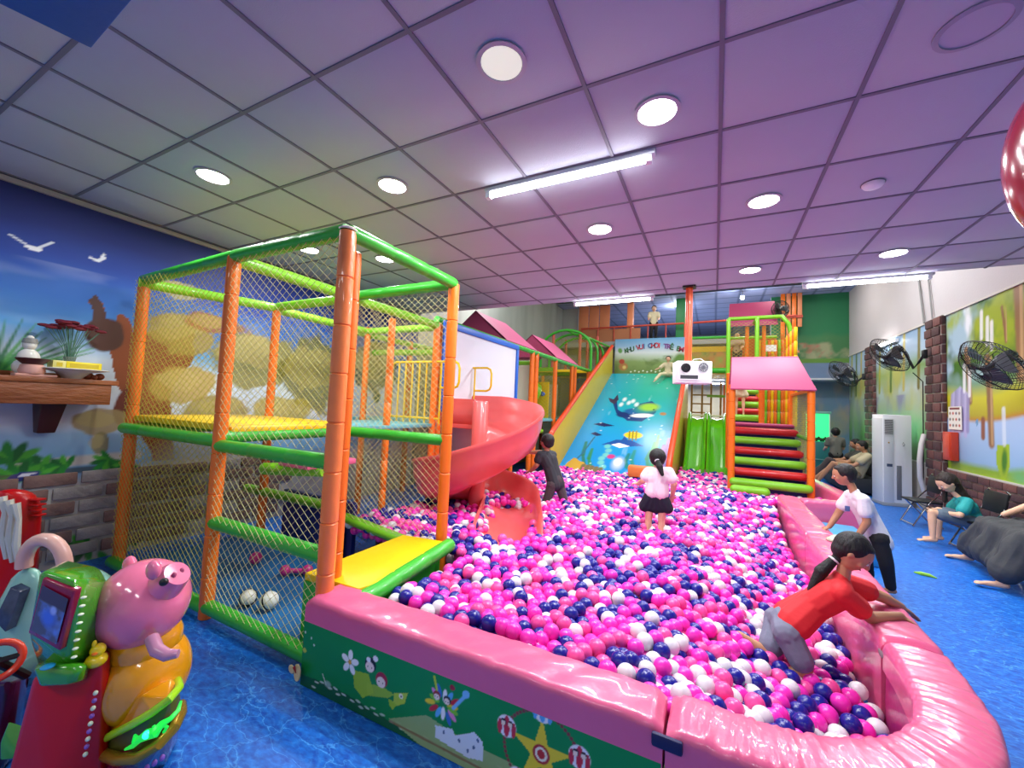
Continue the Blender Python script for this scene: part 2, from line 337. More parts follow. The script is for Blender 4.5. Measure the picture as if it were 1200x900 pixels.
# right wall: forest mural panels between brick piers, white above
MT, MBt = 3.18, .83
def right_mural(y0, y1, far):
    p = Paint((WR, y1, MBt), (0, -1, 0), (0, 0, 1), y1-y0, MT-MBt, .02 if not far else .03, '9db8d8'); U, V = p.U, p.V; Yw = y1-U
    if not far:
        p.C = ramp([(0, '9ab82a'), (.12, '86aa2a'), (.2, '8fb4d8'), (.75, 'a9c4e4'), (.8, 'b9862e'), (.86, 'b0a424'), (1.1, 'c6c22c'), (1.3, '6f9a7c'), (1.5, 'a9c4d6'), (2.3, '9fbcc8')], V+.05*np.sin(U*2)+.08*(fbm(U*1.5, V, 2)-.5))
        p.mix(np.clip(fbm(U*1.6, V*1.6, 12)*6-2.1, 0, 1)*np.clip((V-1.45+.5*fbm(U*2, V*0, 1))/.2, 0, 1), '3f6f24')
        p.mix(np.clip(fbm(U*2.2, V*1.6, 22)*6-2.6, 0, 1)*np.clip((V-1.55)/.2, 0, 1), '98aa22'); p.mix(np.clip(fbm(U*2.2, V*2.2, 42)*5-2.9, 0, 1)*np.clip((V-1.5)/.2, 0, 1), '2c5a2c')
        p.mix(np.clip(fbm(U*3.1, V*1.4, 52)*6-3.8, 0, 1)*np.clip((V-1.3)/.2, 0, 1), 'e4e8ec')
        for u, a, b, wd in ((1195, 322, 440, .09), (1135, 410, 470, .06), (1160, 420, 520, .07), (1101, 400, 480, .035), (1177, 360, 400, .03)):
            p.line(p.P([(u-3, a), (u, (a+b)/2), (u+2, b)]), wd, '8a6440'); p.line(p.P([(u+1, a), (u+3, b)]), wd*.35, 'b89468')
        for k in range(9): p.line(p.P([(1116+k*2.3, 456+abs(k-4)*2), (1114+k*2.5, 506+4*math.sin(k*2))]), .045, ['a39cd0', 'b8b2dc', '8f88bc'][k % 3], .85)
        p.line(p.P([(1152, 492), (1152, 512)]), .05, '8a5238'); p.ell(p.px(1145, 495), .03, .05, '5b8fc0')
        p.poly(p.P([(1168, 522), (1183, 520), (1184, 545), (1176, 570), (1168, 545)]), '9cb81e'); p.ell(p.px(1177, 540), .07, .2, '3f7a1c', -6, .5)
        p.line(p.P([(1176, 480), (1177, 520)]), .04, 'd9e4ef', .7); p.ell(p.px(1195, 560), .25, .14, '5fb07a', 0, .8, .7)
        for u, v in ((1130, 450), (1136, 455), (1150, 388), (1157, 395), (1162, 400)): p.line(p.P([(u, v-22), (u, v+8)]), .04, 'efeff2', .8)
    else:
        p.C = ramp([(0, '4c6a3a'), (.4, '6f9a58'), (1.0, 'a9b79a'), (1.3, 'b9c8c4'), (1.7, '7fa35c'), (2.0, 'a9c0d4'), (2.4, '8fb0d0')], V+.3*(fbm(U*1.2, V*1.2, int(y0*3))-.5))
        p.mix(np.clip(fbm(U*1.8, V*1.2, 12)*4-2, 0, 1)*(V > .9)*(V < 1.8), 'b6b862'); p.mix(np.clip(fbm(U*3, V*.8, 32)*4-2.1, 0, 1)*(V < 1.2), '8f90a8')
        for k in range(4): yy = .2+k*(y1-y0)/4; p.line([(yy, 1.3), (yy+.05, 2.35)], .06, ['a8a83c', '5f7c34', 'c0b25c', '77702c'][k])
    return p
mural_y = [(3.2, 8.6, False), (9.1, 11.6, True), (12.1, YB, True)]
rw = MB().b2((WR+.002, -3.2, 0), (WR+.15, 19.4, ZH)).build('wall_right', mat('pinkish_wall_paint', 'bfbabb', .8, bump=.08, bscale=30, var=.06, vscale=1.5), smooth=False); tag(rw, kind='structure')
for y0, y1, far in mural_y:
    o = right_mural(y0, y1, far).build('mural_panel', rw, print_mat('mural_right_print', .4), thick=.0)
    MB().b2((WR-.02, y0, MT), (WR+.01, y1, MT+.03)).b2((WR-.015, y0, MBt-.02), (WR+.01, y1, MBt)).build('mural_trim', mat('mural_edge', 'c8c4bc', .6), rw)
# dado of bricks below the mural (only where the bricks can be told apart), darker mortar bed behind
MORT = mat('mortar', '5a4c4a', .9, bump=.3); BR = [mat('pier_brick_%s' % c, c, .75, bump=.4, bscale=30, var=.25, vscale=12) for c in ('5b3a38', '6e4540', '4c3233')]
MB().b2((WR-.012, 2.5, 0), (WR+.001, YB, MBt-.02)).build('mortar_bed', mat('pale_mortar', 'a39c94', .9), rw)
bms = [MB().box((0, 0, 0), (.03, .245, .085)).mesh('brick', q, bevel=.006) for q in BR]
k = 0
for r_ in range(8):
    y = 4.3+(r_ % 2)*.13
    while y < 9.0:
        o = bpy.data.objects.new('brick', bms[(r_*7+int(y*9)) % 3]); o.location = (WR-.02, y, .06+r_*.1); link(o, rw); y += .262; k += 1
def pier(y0, y1, name, zt=3.2):
    b = MB().b2((WR-.05, y0, 0), (WR, y1, zt)).build(name, mat('pale_mortar', 'a39c94', .9)); tag(b, kind='structure')
    mm = [MB().box((0, 0, 0), (.03, .235, .13)).mesh('brick', q, bevel=.006) for q in BR]; me2 = [MB().box((0, 0, 0), (.05, .03, .13)).mesh('brick', q, bevel=.006) for q in BR]
    for r_ in range(int(zt/.152)):
        z = .08+r_*.152
        for j in range(2):
            w_ = (y1-y0)
            o = bpy.data.objects.new('brick', mm[(r_*5+j) % 3]); o.location = (WR-.058, y0+w_*(.25+.5*j)+(.02 if r_ % 2 else -.02), z); link(o, b)
        o = bpy.data.objects.new('brick', me2[r_ % 3]); o.location = (WR-.03, y0-.004, z); link(o, b)
    return b
pier(8.56, 9.08, 'trim_4'); pier(11.6, 12.1, 'trim_5')
# back wall (tall green wall at right with mural foot, opening to the upper room in the middle)
p = Paint((1.42, YB, 0), (1, 0, 0), (0, 0, 1), WR-1.42, ZH, .03, '1f7a4c'); U, V = p.U, p.V
p.mix(np.clip(fbm(U*1.2, V*1.2, 5)*2-.9, 0, 1)*.5, '14603c')
p.mix(np.clip((3.75+.25*fbm(U*3, V, 3)-V)/.15, 0, 1), '3f7c4a'); p.mix(np.clip(fbm(U*4, V*4, 15)*4-2, 0, 1)*(V < 3.7)*(V > 3.1), '9aa07a'); p.mix(np.clip(fbm(U*5, V*5, 25)*5-3.1, 0, 1)*(V < 3.6)*(V > 3.1), 'b4685a')
p.mix((V < 3.1)*1., '6d86a8'); p.mix(np.clip(fbm(U*3, V*1.5, 9)*3-1.4, 0, 1)*(V < 3.05), 'a8968c'); p.mix((V < 3.15)*(V > 3.02), '5f8f3a')
o = p.build('wall_back', m=print_mat('green_wall_print', .6)); tag(o, kind='structure')
MB().b2((1.42, YB+.002, 0), (WR+.15, YB+.15, ZH)).b2((WL, YB, 0), (-3.0, YB+.15, 3.6)).build('trim_6', WALLW)['kind'] = 'structure'
# upper ceiling, riser above the low ceiling's edge, upper and lower inner rooms
MB().b2((WL-.15, YE, ZH), (WR+.15, YB+.2, ZH+.1)).build('ceiling_high', WALLW)['kind'] = 'structure'
MB().b2((WL-.1, YE+.0, CZ+.06), (WR+.1, YE+.08, ZH)).build('wall_riser', mat('riser_paint', 'b5b2ac', .8))['kind'] = 'structure'
p = Paint((WL, 19.3, 4.95), (1, 0, 0), (0, -1, 0), WR-WL, 19.3-YB+1.1, .05, 'a4b0e0')
p.mix(((p.U % .6) < .05)*1., '6a78a8'); p.mix(((p.V % .6) < .05)*1., '6a78a8')
o = p.build('ceiling_mezzanine', m=print_mat('blue_ceiling_print', .7)); tag(o, kind='structure')
MB().b2((WL, 19.3, 0), (WR, 19.4, ZH)).build('wall_far', mat('far_wall', '8a93a5', .8))['kind'] = 'structure'
MB().b2((WL, 12.7, 3.5), (-.72, 19.3, 3.66)).b2((-.72, 12.7, 3.5), (1.42, 19.3, 3.66)).build('floor_mezzanine', mat('slab', '9a9ea0', .7))['kind'] = 'structure'
MB().b2((WL, 12.9, 2.5), (WR, 19.3, 2.55)).build('ceiling_inner', mat('inner_ceiling', 'b4bac4', .4))['kind'] = 'structure'
MB().b2((-3.0, 16.2, 0), (1.42, 16.3, 2.5)).build('wall_inner', mat('inner_wall', 'cfc4a8', .7, var=.3, vscale=3))['kind'] = 'structure'
MB().b2((-3.0, YB, 0), (-2.9, 16.2, 2.5)).b2((1.32, YB, 0), (1.42, 16.2, 2.5)).build('trim_10', mat('inner_wall'))['kind'] = 'structure'
MB().b2((WL-.15, -3.3, 0), (WR+.15, -3.2, CZ+.2)).build('wall_front', WALLW)['kind'] = 'structure'
# suspended ceiling: slab, grid, tiles
ce = MB().b2((WL-.15, -3.2, CZ+.03), (WR+.3, YE, CZ+.12)).build('ceiling', mat('ceiling_void', '6a6670', .9)); tag(ce, kind='structure')
g = MB(); gx = [.006+.6*i for i in range(-8, 6)]; gy = [1.2265+.6*j for j in range(-4, 8)]
for x in gx: g.b2((x-.010, -1.2, CZ-.004), (x+.010, YE, CZ+.03))
for y in gy: g.b2((WL, y-.010, CZ-.003), (WR, y+.010, CZ+.03))
g.build('ceiling_grid', GRIDM, ce, smooth=False)
tile = MB().b2((-.291, -.291, .002), (.291, .291, .02)).mesh('ceiling_tile', CEILT, bevel=.003)
for x in [gx[0]-.6]+gx:
    for y in gy:
        if y > YE-.1: continue
        o = bpy.data.objects.new('ceiling_tile', tile); sx = sy = 1; cx, cy = x+.3, y+.3
        x0, x1, y1 = max(x, WL+.01), min(x+.6, WR), min(y+.6, YE)
        if x1-x0 < .1: continue
        o.location = ((x0+x1)/2, (y+y1)/2, CZ+.001*math.sin(x*7+y*3)); o.scale = ((x1-x0)/.6, (y1-y)/.6, 1); link(o, ce)

# ------------------------------------------------------------------ ceiling fittings
LAMPE = mat('lamp_glow', 'ffffff', .4, emit='fdfcff', es=30); OFFL = mat('dim_lamp', 'e4efd8', .3, emit='e6f2da', es=.75)
def downlight(x, y, label, on=True, r=.098, power=26):
    t = thing('ceiling_light', (x, y, CZ), label, 'lamp', 'round ceiling downlights')
    MB().lathe([(r, .004), (r+.018, -.004), (r+.02, -.01), (r, -.012), (r-.004, -.006), (r-.004, 0)], (x, y, CZ)).build('trim_ring', mat('lamp_ring', 'b6b2bb', .5), t)
    MB().lathe([(0.0001, -.009), (r-.003, -.009), (r-.003, -.002), (.0001, -.002)], (x, y, CZ)).build('diffuser', LAMPE if on else OFFL, t)
    if on:
        l = bpy.data.lights.new('downlight', 'AREA'); l.shape = 'DISK'; l.size = r*2; l.energy = power; l.color = (.97, .97, 1)
        o = bpy.data.objects.new('downlight_glow', l); o.location = (x, y, CZ-.016); link(o, t)
for x, y, on, lab in ((-.903, 1.53, False, 'dim greenish round downlight nearest the camera, barely lit'), (-.294, 2.131, True, 'bright round downlight just above the right end of the long tube lamp'),
    (-2.144, 2.135, True, 'bright round downlight left of the long tube lamp'), (-3.299, 1.522, True, 'bright round downlight nearest the left mural wall'),
    (.3, 3.37, True, 'bright round downlight on the right, left of the smoke detector'), (-.924, 3.394, True, 'bright round downlight below the long tube lamp'),
    (1.475, 4.879, True, 'bright round downlight above the right-hand far tube lamp'), (.321, 4.965, True, 'small far downlight left of the right-hand far tube lamp'),
    (-3.33, 3.27, True, 'round downlight seen just under the green top rail of the play frame'), (-3.92, 2.755, True, 'round downlight seen through the net of the play frame')):
    downlight(x, y, lab, on)
def tube_lamp(x0, x1, y, z, label, power):
    t = thing('tube_lamp', ((x0+x1)/2, y, z), label, 'lamp', 'long tube lamps')
    MB().b2((x0-.03, y-.03, z-.012), (x1+.03, y+.03, z+.02)).build('housing', mat('lamp_housing', 'd9dade', .5), t, bevel=.004)
    MB().cap((x0+.01, y, z-.03), (x1-.01, y, z-.03), .019).build('tube', mat('tube_glow', 'ffffff', .4, emit='f4f8ff', es=26), t)
    for e in (x0, x1): MB().b2((e-.025, y-.022, z-.052), (e+.01, y+.022, z-.01)).build('end_cap', WHITE, t)
    l = area('tube_light', (0, 0, 0), x1-x0, .05, power, (.93, .97, 1)); COL.objects.unlink(l); l.location = ((x0+x1)/2, y, z-.056); link(l, t)
tube_lamp(-1.5, -.372, 2.46, CZ-.02, 'long white tube lamp on the ceiling in the middle of the near tiles', 62)
tube_lamp(-1.89, -.79, YE+.05, CZ-.005, 'white tube lamp at the ceiling edge above the big slide', 62)
tube_lamp(.937, 2.02, YE+.05, CZ-.005, 'white tube lamp at the ceiling edge on the right, before the green wall', 62)
def disc(x, y, name, label, cat, prof, mats=WHITE):
    t = thing(name, (x, y, CZ), label, cat); MB().lathe(prof, (x, y, CZ)).build('cover', mats, t); return t
t = disc(.922, 3.383, 'smoke_detector', 'small white smoke detector on the right-hand ceiling tiles', 'detector', [(.06, 0), (.06, -.012), (.05, -.025), (.03, -.035), (.001, -.036)])
MB().lathe([(.062, 0), (.066, -.004), (.062, -.006)], (.922, 3.383, CZ)).build('base_ring', GRIDM, t)
t = disc(-3.0, 3.75, 'smoke_detector', 'small white smoke detector above the play frame corner', 'detector', [(.05, 0), (.05, -.012), (.04, -.025), (.02, -.035), (.001, -.036)])
for x, y, r, lab in ((.9, 2.15, .1, 'round ceiling speaker grille at the top right of the ceiling'), (1.62, 3.0, .09, 'round ceiling speaker grille beside the red balloon')):
    t = thing('ceiling_speaker', (x, y, CZ), lab, 'speaker'); MB().lathe([(r+.02, 0), (r+.02, -.006), (r, -.01), (r, -.002)], (x, y, CZ), seg=32).build('ring', mat('speaker_ring', '9a98a8', .7), t)
    MB().lathe([(r, -.003), (.001, -.005)], (x, y, CZ), seg=32).build('grille', mat('speaker_mesh', 'b0b0c0', .8), t)
# hanging blue board, top left
a, b_, c = ZZ(107, 57, 2.6), ZZ(155, 0, 2.6), ZZ(0, 5, 2.6); e1 = (b_-a)*2.4; e2 = (c-a)*1.5
t = thing('hanging_banner', a, 'deep blue board hanging under the ceiling in the top left corner', 'banner')
MB().prism([a, a+e1, a+e1+e2, a+e2], (0, 0, .03)).build('board', mat('blue_board', '1e5c98', .6, bump=.1, var=.08), t, bevel=.004)
for q in (.15, .85): MB().tube([a+e1*q+e2*.5+Vector((0, 0, .03)), a+e1*q+e2*.5+Vector((0, 0, CZ-2.6-.005))], .004, 6).build('cord', BLACK, t)
# red balloon at the right edge
c = DD(1262, 178, 1.15); t = thing('balloon', c, 'glossy dark red balloon hanging at the right edge of the picture', 'balloon')
MB().ell(c, (.14, .14, .262), seg=32, rings=24).build('balloon_skin', mat('red_balloon', '8c1a30', .18, coat=.4), t)
MB().tube([c+Vector((0, 0, .26)), Vector((c.x, c.y, CZ-.002))], .003, 6).build('cord', WHITE, t)

# ================================================================== BALL PIT PADS
def sweep(path, prof, name, mats, parent, wr=0, closed_ends=True, seed=0, m_of=None, wf=30):
    """prof: list of (offset to the right of travel, z)"""
    P = []; 
    for i in range(len(path)-1):
        a, b2_ = Vector(path[i]), Vector(path[i+1]); n = max(1, int((b2_-a).length/.012))
        P += [a.lerp(b2_, k/n) for k in range(n)]
    P.append(Vector(path[-1]))
    for _ in range(10): P = [P[0]]+[(P[i-1]+P[i]*2+P[i+1])/4 for i in range(1, len(P)-1)]+[P[-1]]
    n = len(P); m_ = len(prof); vs = []; fs = []; mi = []; s = 0
    for i, p_ in enumerate(P):
        d = (P[min(i+1, n-1)]-P[max(i-1, 0)]).normalized(); rt = Vector((d.y, -d.x)); s += (P[i]-P[i-1]).length if i else 0
        for j, (o_, z) in enumerate(prof):
            q = p_+rt*o_; k = 0
            if wr:
                cr_ = abs(mnoise.noise(Vector((s*wf+o_*5, o_*1.5, seed)))); k = wr*(1.1*min(1, cr_*3.2)-.8+.5*mnoise.noise(Vector((s*4, o_*3, seed+4))))
            e = min(1, min(i, n-1-i)/3); sh = (1-.06*(1-e))
            vs.append((q.x, q.y, z*(sh if z > .3 else 1)+(k if z > .3 else 0)))
    for i in range(n-1):
        for j in range(m_):
            l = (j+1) % m_; fs.append((i*m_+j, i*m_+l, (i+1)*m_+l, (i+1)*m_+j)); mi.append(0)
    fs += [tuple(range(m_)), tuple(range((n-1)*m_, n*m_))[::-1]]; mi += [0, 0]
    me = bpy.data.meshes.new(name); me.from_pydata(vs, [], fs)
    for q in (mats if isinstance(mats, list) else [mats]): me.materials.append(q)
    bm = bmesh.new(); bm.from_mesh(me); bmesh.ops.recalc_face_normals(bm, faces=bm.faces); bm.to_mesh(me); bm.free()
    me.polygons.foreach_set('use_smooth', [True]*len(me.polygons)); me.set_sharp_from_angle(angle=R_(55))
    return link(bpy.data.objects.new(name, me), parent)
def pad_prof(w, z0, z1, r=.03, n=5):
    h = w/2; pts = [(-h, z0)]
    k = 6
    for j in range(1, k): pts.append((-h, z0+(z1-r-z0)*j/k))
    for a in (0, 30, 60, 90): pts.append((-h+r-r*math.cos(R_(a)), z1-r+r*math.sin(R_(a))))
    for j in range(1, 6): pts.append((-h+r+(w-2*r)*j/6, z1+.006*math.sin(math.pi*j/6)))
    for a in (90, 60, 30, 0): pts.append((h-r+r*math.cos(R_(a)), z1-r+r*math.sin(R_(a))))
    for j in range(1, k): pts.append((h, z1-r-(z1-r-z0)*j/k))
    pts.append((h, z0)); return pts
PT = .45
pit = thing('ball_pit_wall', (.3, 3.5, 0), 'pink padded vinyl wall around the ball pit with printed green front', 'pit wall')
sweep([(-1.907, 1.57), (-.142, 1.607)], pad_prof(.215, .32, PT), 'pad_cap', PINKV, pit, .005, seed=1, wf=5)
corner = [(-.128, 1.607), (.13, 1.6), (.3, 1.62), (.48, 1.69), (.63, 1.8), (.75, 1.96), (.815, 2.15), (.845, 2.4), (.855, 2.62)]
sweep(corner, pad_prof(.225, .3, PT), 'pad_cap', PINKV, pit, .008, seed=2, wf=26)
sweep([(.857, 2.635), (.865, 3.2), (.88, 4.6)], pad_prof(.235, .02, PT), 'pad', PINKV, pit, .006, seed=3, wf=9)
sweep([(.88, 4.612), (.885, 5.6), (.89, 6.55)], pad_prof(.235, .02, PT), 'pad', PINKV, pit, .006, seed=4, wf=9)
sweep([(1.02, 6.5), (1.5, 6.6), (1.76, 6.66)], pad_prof(.22, .02, PT-.01), 'pad', PINKV, pit, .006, seed=5, wf=9)
sweep([(1.68, 6.79), (1.6, 7.6), (1.48, 8.7)], pad_prof(.22, .02, PT), 'pad', PINKV, pit, .006, seed=6, wf=9)
# inner pink lining of the corner, lower part, and the green printed front boards
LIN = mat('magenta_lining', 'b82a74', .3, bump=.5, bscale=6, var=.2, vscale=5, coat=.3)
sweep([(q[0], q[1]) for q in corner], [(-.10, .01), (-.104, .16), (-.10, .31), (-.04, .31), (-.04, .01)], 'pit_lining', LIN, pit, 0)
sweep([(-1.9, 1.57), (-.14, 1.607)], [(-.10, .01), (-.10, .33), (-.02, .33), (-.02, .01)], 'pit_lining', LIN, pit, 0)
p = Paint((-1.905, 1.462, .003), (1.762, .037, 0), (0, 0, 1), 1.762, .322, .0042, '0b8a3c'); U, V = p.U, p.V
p.mix(.25*np.clip(fbm(U*3, V*3, 3)*2-1, 0, 1), '16a04a')
p.mix((V < .05+.015*np.sin(U*7))*.8, '0d5230')
for k in range(46):
    u0 = .1+1.7*((k*.618) % 1); p.ell((u0, .02+.05*((k*.37) % 1)), .02, .006, 'cfe0d0', 8*math.sin(k), .4, .85)
p.poly(p.P([(455, 842), (500, 838), (545, 868), (600, 895), (640, 930), (560, 930), (500, 880)]), '9fb878', .9); p.line(p.P([(457, 845), (520, 878), (590, 915)]), .006, '8a5f3a', .8)
p.poly(p.P([(510, 850), (530, 854), (533, 862), (556, 858), (566, 870), (566, 892), (548, 888), (510, 864)]), 'dbe7f2')
for u, v in ((520, 858), (538, 868), (555, 876), (560, 868), (548, 880)): p.ell(p.px(u, v), .006, .008, '4a6a90')
def daisy(u, v, r, pc='f4f7f2'):
    c0 = p.px(u, v)
    for k in range(5): a = R_(72*k+15); p.ell((c0[0]+r*.62*math.cos(a), c0[1]+r*.62*math.sin(a)), r*.48, r*.3, pc, math.degrees(a), .15)
    p.ell(c0, r*.2, r*.2, 'e8a820')
def head_(u, v, r, hair, c='f6e2d2'):
    c0 = p.px(u, v); p.ell((c0[0], c0[1]+r*.25), r*1.12, r*1.05, hair); p.ell((c0[0]-.1*r, c0[1]-.12*r), r*.85, r*.75, c)
    for k in (-1, 1): p.ell((c0[0]-.1*r+k*r*.35, c0[1]-.1*r), r*.09, r*.12, '1a1a1a')
p.poly(p.P([(414, 785), (432, 790), (438, 812), (425, 818), (415, 805)]), '9fc81e'); p.poly(p.P([(462, 812), (478, 812), (474, 825), (460, 828)]), 'b4d030'); p.ell(p.px(470, 816), .012, .012, 'f0f0d0'); p.ell(p.px(470, 816), .005, .005, '2a2a2a')
p.poly(p.P([(455, 818), (465, 826), (460, 832), (456, 826)]), '9fc81e'); p.poly(p.P([(430, 800), (450, 806), (462, 814), (455, 818), (430, 815)]), 'a8cc28', .8)
daisy(410, 776, .055); head_(434, 781, .033, '1c1c22'); head_(447, 799, .033, 'a81830'); p.ell(p.px(440, 772), .016, .014, 'f0f0f0'); p.ell(p.px(432, 773), .014, .013, 'f0f0f0')
c0 = p.px(520, 826)
for k in range(14):
    a = R_(k*26+8); L = .045+.03*((k*.7) % 1); p.ell((c0[0]+L*math.cos(a), c0[1]+L*.8*math.sin(a)), .03, .012, ['e8d020', 'c81e30', '5fb4e8', 'f2f2f2', '3a70c0', 'e88ac0', '7fc828'][k % 7], math.degrees(a), .2)
head_(512, 816, .018, 'a03020'); head_(524, 822, .018, '2a2a2a'); p.line(p.P([(531, 830), (546, 815)]), .008, '7cc0ee'); p.ell(p.px(546, 814), .02, .016, '7cc0ee', 30)
p.line(p.P([(509, 793), (512, 808)]), .006, 'c8d820'); p.ell(p.px(530, 806), .014, .012, 'a01828')
c0 = p.px(634, 884); Rw = .155
for k in range(60):
    a = R_(k*6); p.ell((c0[0]+Rw*math.cos(a), c0[1]+Rw*math.sin(a)*.97), .0085, .0085, '8a2c30', 0, .4)
star = [(c0[0]+(Rw*.86 if k % 2 == 0 else .045)*math.cos(R_(90+k*36)), c0[1]+(Rw*.86 if k % 2 == 0 else .045)*math.sin(R_(90+k*36))) for k in range(10)]
p.poly(star, 'ead21e'); p.ell(c0, .036, .036, 'b01c20'); p.ell(c0, .026, .026, 'f2ead0'); p.ell(c0, .017, .017, 'c02820')
for k in range(5):
    a = R_(90+72*k); cc = (c0[0]+Rw*math.cos(a), c0[1]+Rw*math.sin(a)); col = ['5fa8e0', 'c8283c', 'c8283c', 'd03048', 'c8283c'][k]
    p.ell(cc, .043, .043, 'f0eef0'); p.ell(cc, .014, .042, col); p.ell((cc[0]-.03, cc[1]-.008), .01, .03, col); p.ell((cc[0]+.03, cc[1]-.008), .01, .03, col)
    p.ell((cc[0]-.015, cc[1]+.012), .013, .013, '2a1a1a'); p.ell((cc[0]-.016, cc[1]+.008), .01, .01, 'f2dcc8'); p.ell((cc[0]+.016, cc[1]+.012), .013, .013, '3a2018'); p.ell((cc[0]+.015, cc[1]+.008), .01, .01, 'f2dcc8')
for u, v in ((358, 741), (365, 748), (368, 756), (352, 752)): p.ell(p.px(u, v), .006, .006, 'd8ecd8')
p.ell(p.px(353, 752), .014, .02, '9a2a2a', 30); p.ell(p.px(357, 762), .014, .012, 'c8d040')
p.ell(p.px(384, 802), .03, .02, 'bcd8d0', 0, .5, .6); p.line(p.P([(378, 790), (382, 802)]), .003, 'cfe0d0')
pf = p.build('front_panel', pit, print_mat('panel_print', .38), thick=.03); pf['label'] = 'green printed panel with a ferris wheel, daisy and castle'
p = Paint((-.135, 1.498, .003), (1.04, .0, 0), (0, 0, 1), .42, .302, .01, '8ac030'); p.mix(np.clip((p.U-.12)/.1, 0, 1)*.8, 'b9d8c8'); p.build('front_panel', pit, print_mat('panel_print'), thick=.03)['label'] = 'lime green printed panel'
p = Paint((-1.908, 1.68, .003), (0, -1, 0), (0, 0, 1), .215, .32, .02, '0a7a34'); p.build('side_panel', pit, print_mat('panel_print'), thick=.02)
c = YY(349, 788, 1.44); MB().lathe([(.038, 0), (.038, .006), (.001, .007)], c, (-.3, -1, .1), 20).build('paper_fan', mat('cream_paper', 'd8c890', .6), pit); MB().prism([c+Vector((0, -.009, 0)), c+Vector((-.03, -.009, .02)), c+Vector((-.01, -.009, .037))], (0, -.002, 0)).build('red_wedge', mat('red_paper', 'a8281c', .6), pit); MB().ell(c+Vector((-.05, .0, -.0)), (.024, .006, .022)).build('paper_cutout', mat('cream_paper'), pit)
c = YY(781, 870, 1.49); MB().b2((c.x-.047, 1.478, c.z-.022), (c.x+.05, 1.495, c.z+.022)).build('strap_patch', mat('navy_patch', '1c1c50', .6), pit, bevel=.007)
c = XX(1032, 765, .742); MB().ell(c, (.004, .035, .02)).build('tape_patch', mat('grey_patch', '8f8288', .6), pit)

# ================================================================== BALLS
def smooth(x): x = np.clip(x, 0, 1); return x*x*(3-2*x)
def surf(x, y):
    z = .365+.04*(fbm(x*1.7+3, y*1.7+9, 4)-.5)*2
    z = z-.25*smooth((x+.4)/1.1)*(1-smooth((y-5.2)/1.6))*smooth((y-1.7)/.5+.35)-.05*np.exp(-((x-.2)**2+(y-2.8)**2)/.06)-.04*np.exp(-((x+.48)**2+(y-4.1)**2)/.08)
    z = z+.03*smooth((2.1-y)/.4)*(x < .2)-.11*smooth((y-6.0)/1.6)
    return z
def inpit(x, y):
    ok = (y > 1.745) & (y < 2.62) & (x > -1.66+(y-1.7)*.02) & (x < .71)
    ok |= (y >= 2.62) & (y < 6.48) & (x > -2.99) & (x < .71)
    ok |= (y >= 6.48) & (y < 7.75) & (x > -2.78) & (x < 1.5) & ~((y < 6.8) & (x > .74))
    ok |= (y >= 7.75) & (y < 8.2) & (x > -2.78) & (x < .22)
    ok |= (y >= 8.2) & (y < 9.4) & (x > -.62) & (x < .22)
    # rounded near right corner
    cx, cy = .25, 2.22; ok &= ~((x > cx) & (y < cy) & (((x-cx)/.42)**2+((y-cy)/.45)**2 > 1))
    return ok
pts = []
s_ = .0755
j = 0; y = 1.74
while y < 9.4:
    xs = np.arange(-3.0, 1.55, s_)+(s_/2 if j % 2 else 0); pts.append(np.stack([xs, np.full_like(xs, y)], 1)); y += s_*.85; j += 1
P2 = np.vstack(pts); P2 += rng.uniform(-.014, .014, P2.shape); P2 = P2[inpit(P2[:, 0], P2[:, 1])]
blk = [(-1.98, 4.03, .22)]       # slide foot keeps balls out
sx0, sy0, sx1, sy1 = -1.95, 4.0, -1.45, 3.12
def segd(x, y, ax, ay, bx, by):
    dx, dy = bx-ax, by-ay; t = np.clip(((x-ax)*dx+(y-ay)*dy)/(dx*dx+dy*dy), 0, 1); return np.hypot(x-ax-t*dx, y-ay-t*dy)
keep = segd(P2[:, 0], P2[:, 1], -2.0, 4.05, -1.66, 3.24) > .24
P2 = P2[keep]; z1 = surf(P2[:, 0], P2[:, 1])+rng.uniform(-.026, .026, len(P2))
top = np.column_stack([P2, z1-.005])
low = np.column_stack([P2+[s_/2, s_*.45], z1-.062])[inpit(P2[:, 0]+s_/2, P2[:, 1]+s_*.45)]
ncol = lambda A: np.where(rng.random(len(A))+.35*(fbm(A[:, 0]*5, A[:, 1]*5, 77)-.5) < .53, 0, np.where(rng.random(len(A))+.9*(fbm(A[:, 0]*4, A[:, 1]*4, 55)-.5) < .53, 1, 2))
BC = [mat('magenta_ball', 'ee2fb4', .28, var=.04), mat('navy_ball', '1b1c86', .25), mat('white_ball', 'dcd8dc', .3), mat('hot_pink_ball', 'ee4f9c', .28, var=.04)]
def colidx(A):
    c = ncol(A); r = rng.random(len(A)); c = np.where((c == 0) & (r < .35), 3, c); return c
ct = colidx(top); dist = np.linalg.norm(top-E0, axis=1)
dd = (top-E0) @ CF; uu = 600+FPX*((top-E0) @ CR)/dd; vv = 450-FPX*((top-E0) @ CU)/dd
vis = (uu > 0) & (uu < 1200) & (vv < 898) & ~((top[:, 1] < 1.8) & (top[:, 2] < .40))
order = np.argsort(np.where(vis, dist, 99)); near = set(order[:300].tolist())
ico = bmesh.new(); bmesh.ops.create_icosphere(ico, subdivisions=3, radius=.041); 
ball_me = []
for q in BC:
    me = bpy.data.meshes.new('ball'); ico.to_mesh(me); me.materials.append(q); me.polygons.foreach_set('use_smooth', [True]*len(me.polygons)); ball_me.append(me)
ico.free()
BN = ['magenta', 'navy blue', 'white', 'hot pink']
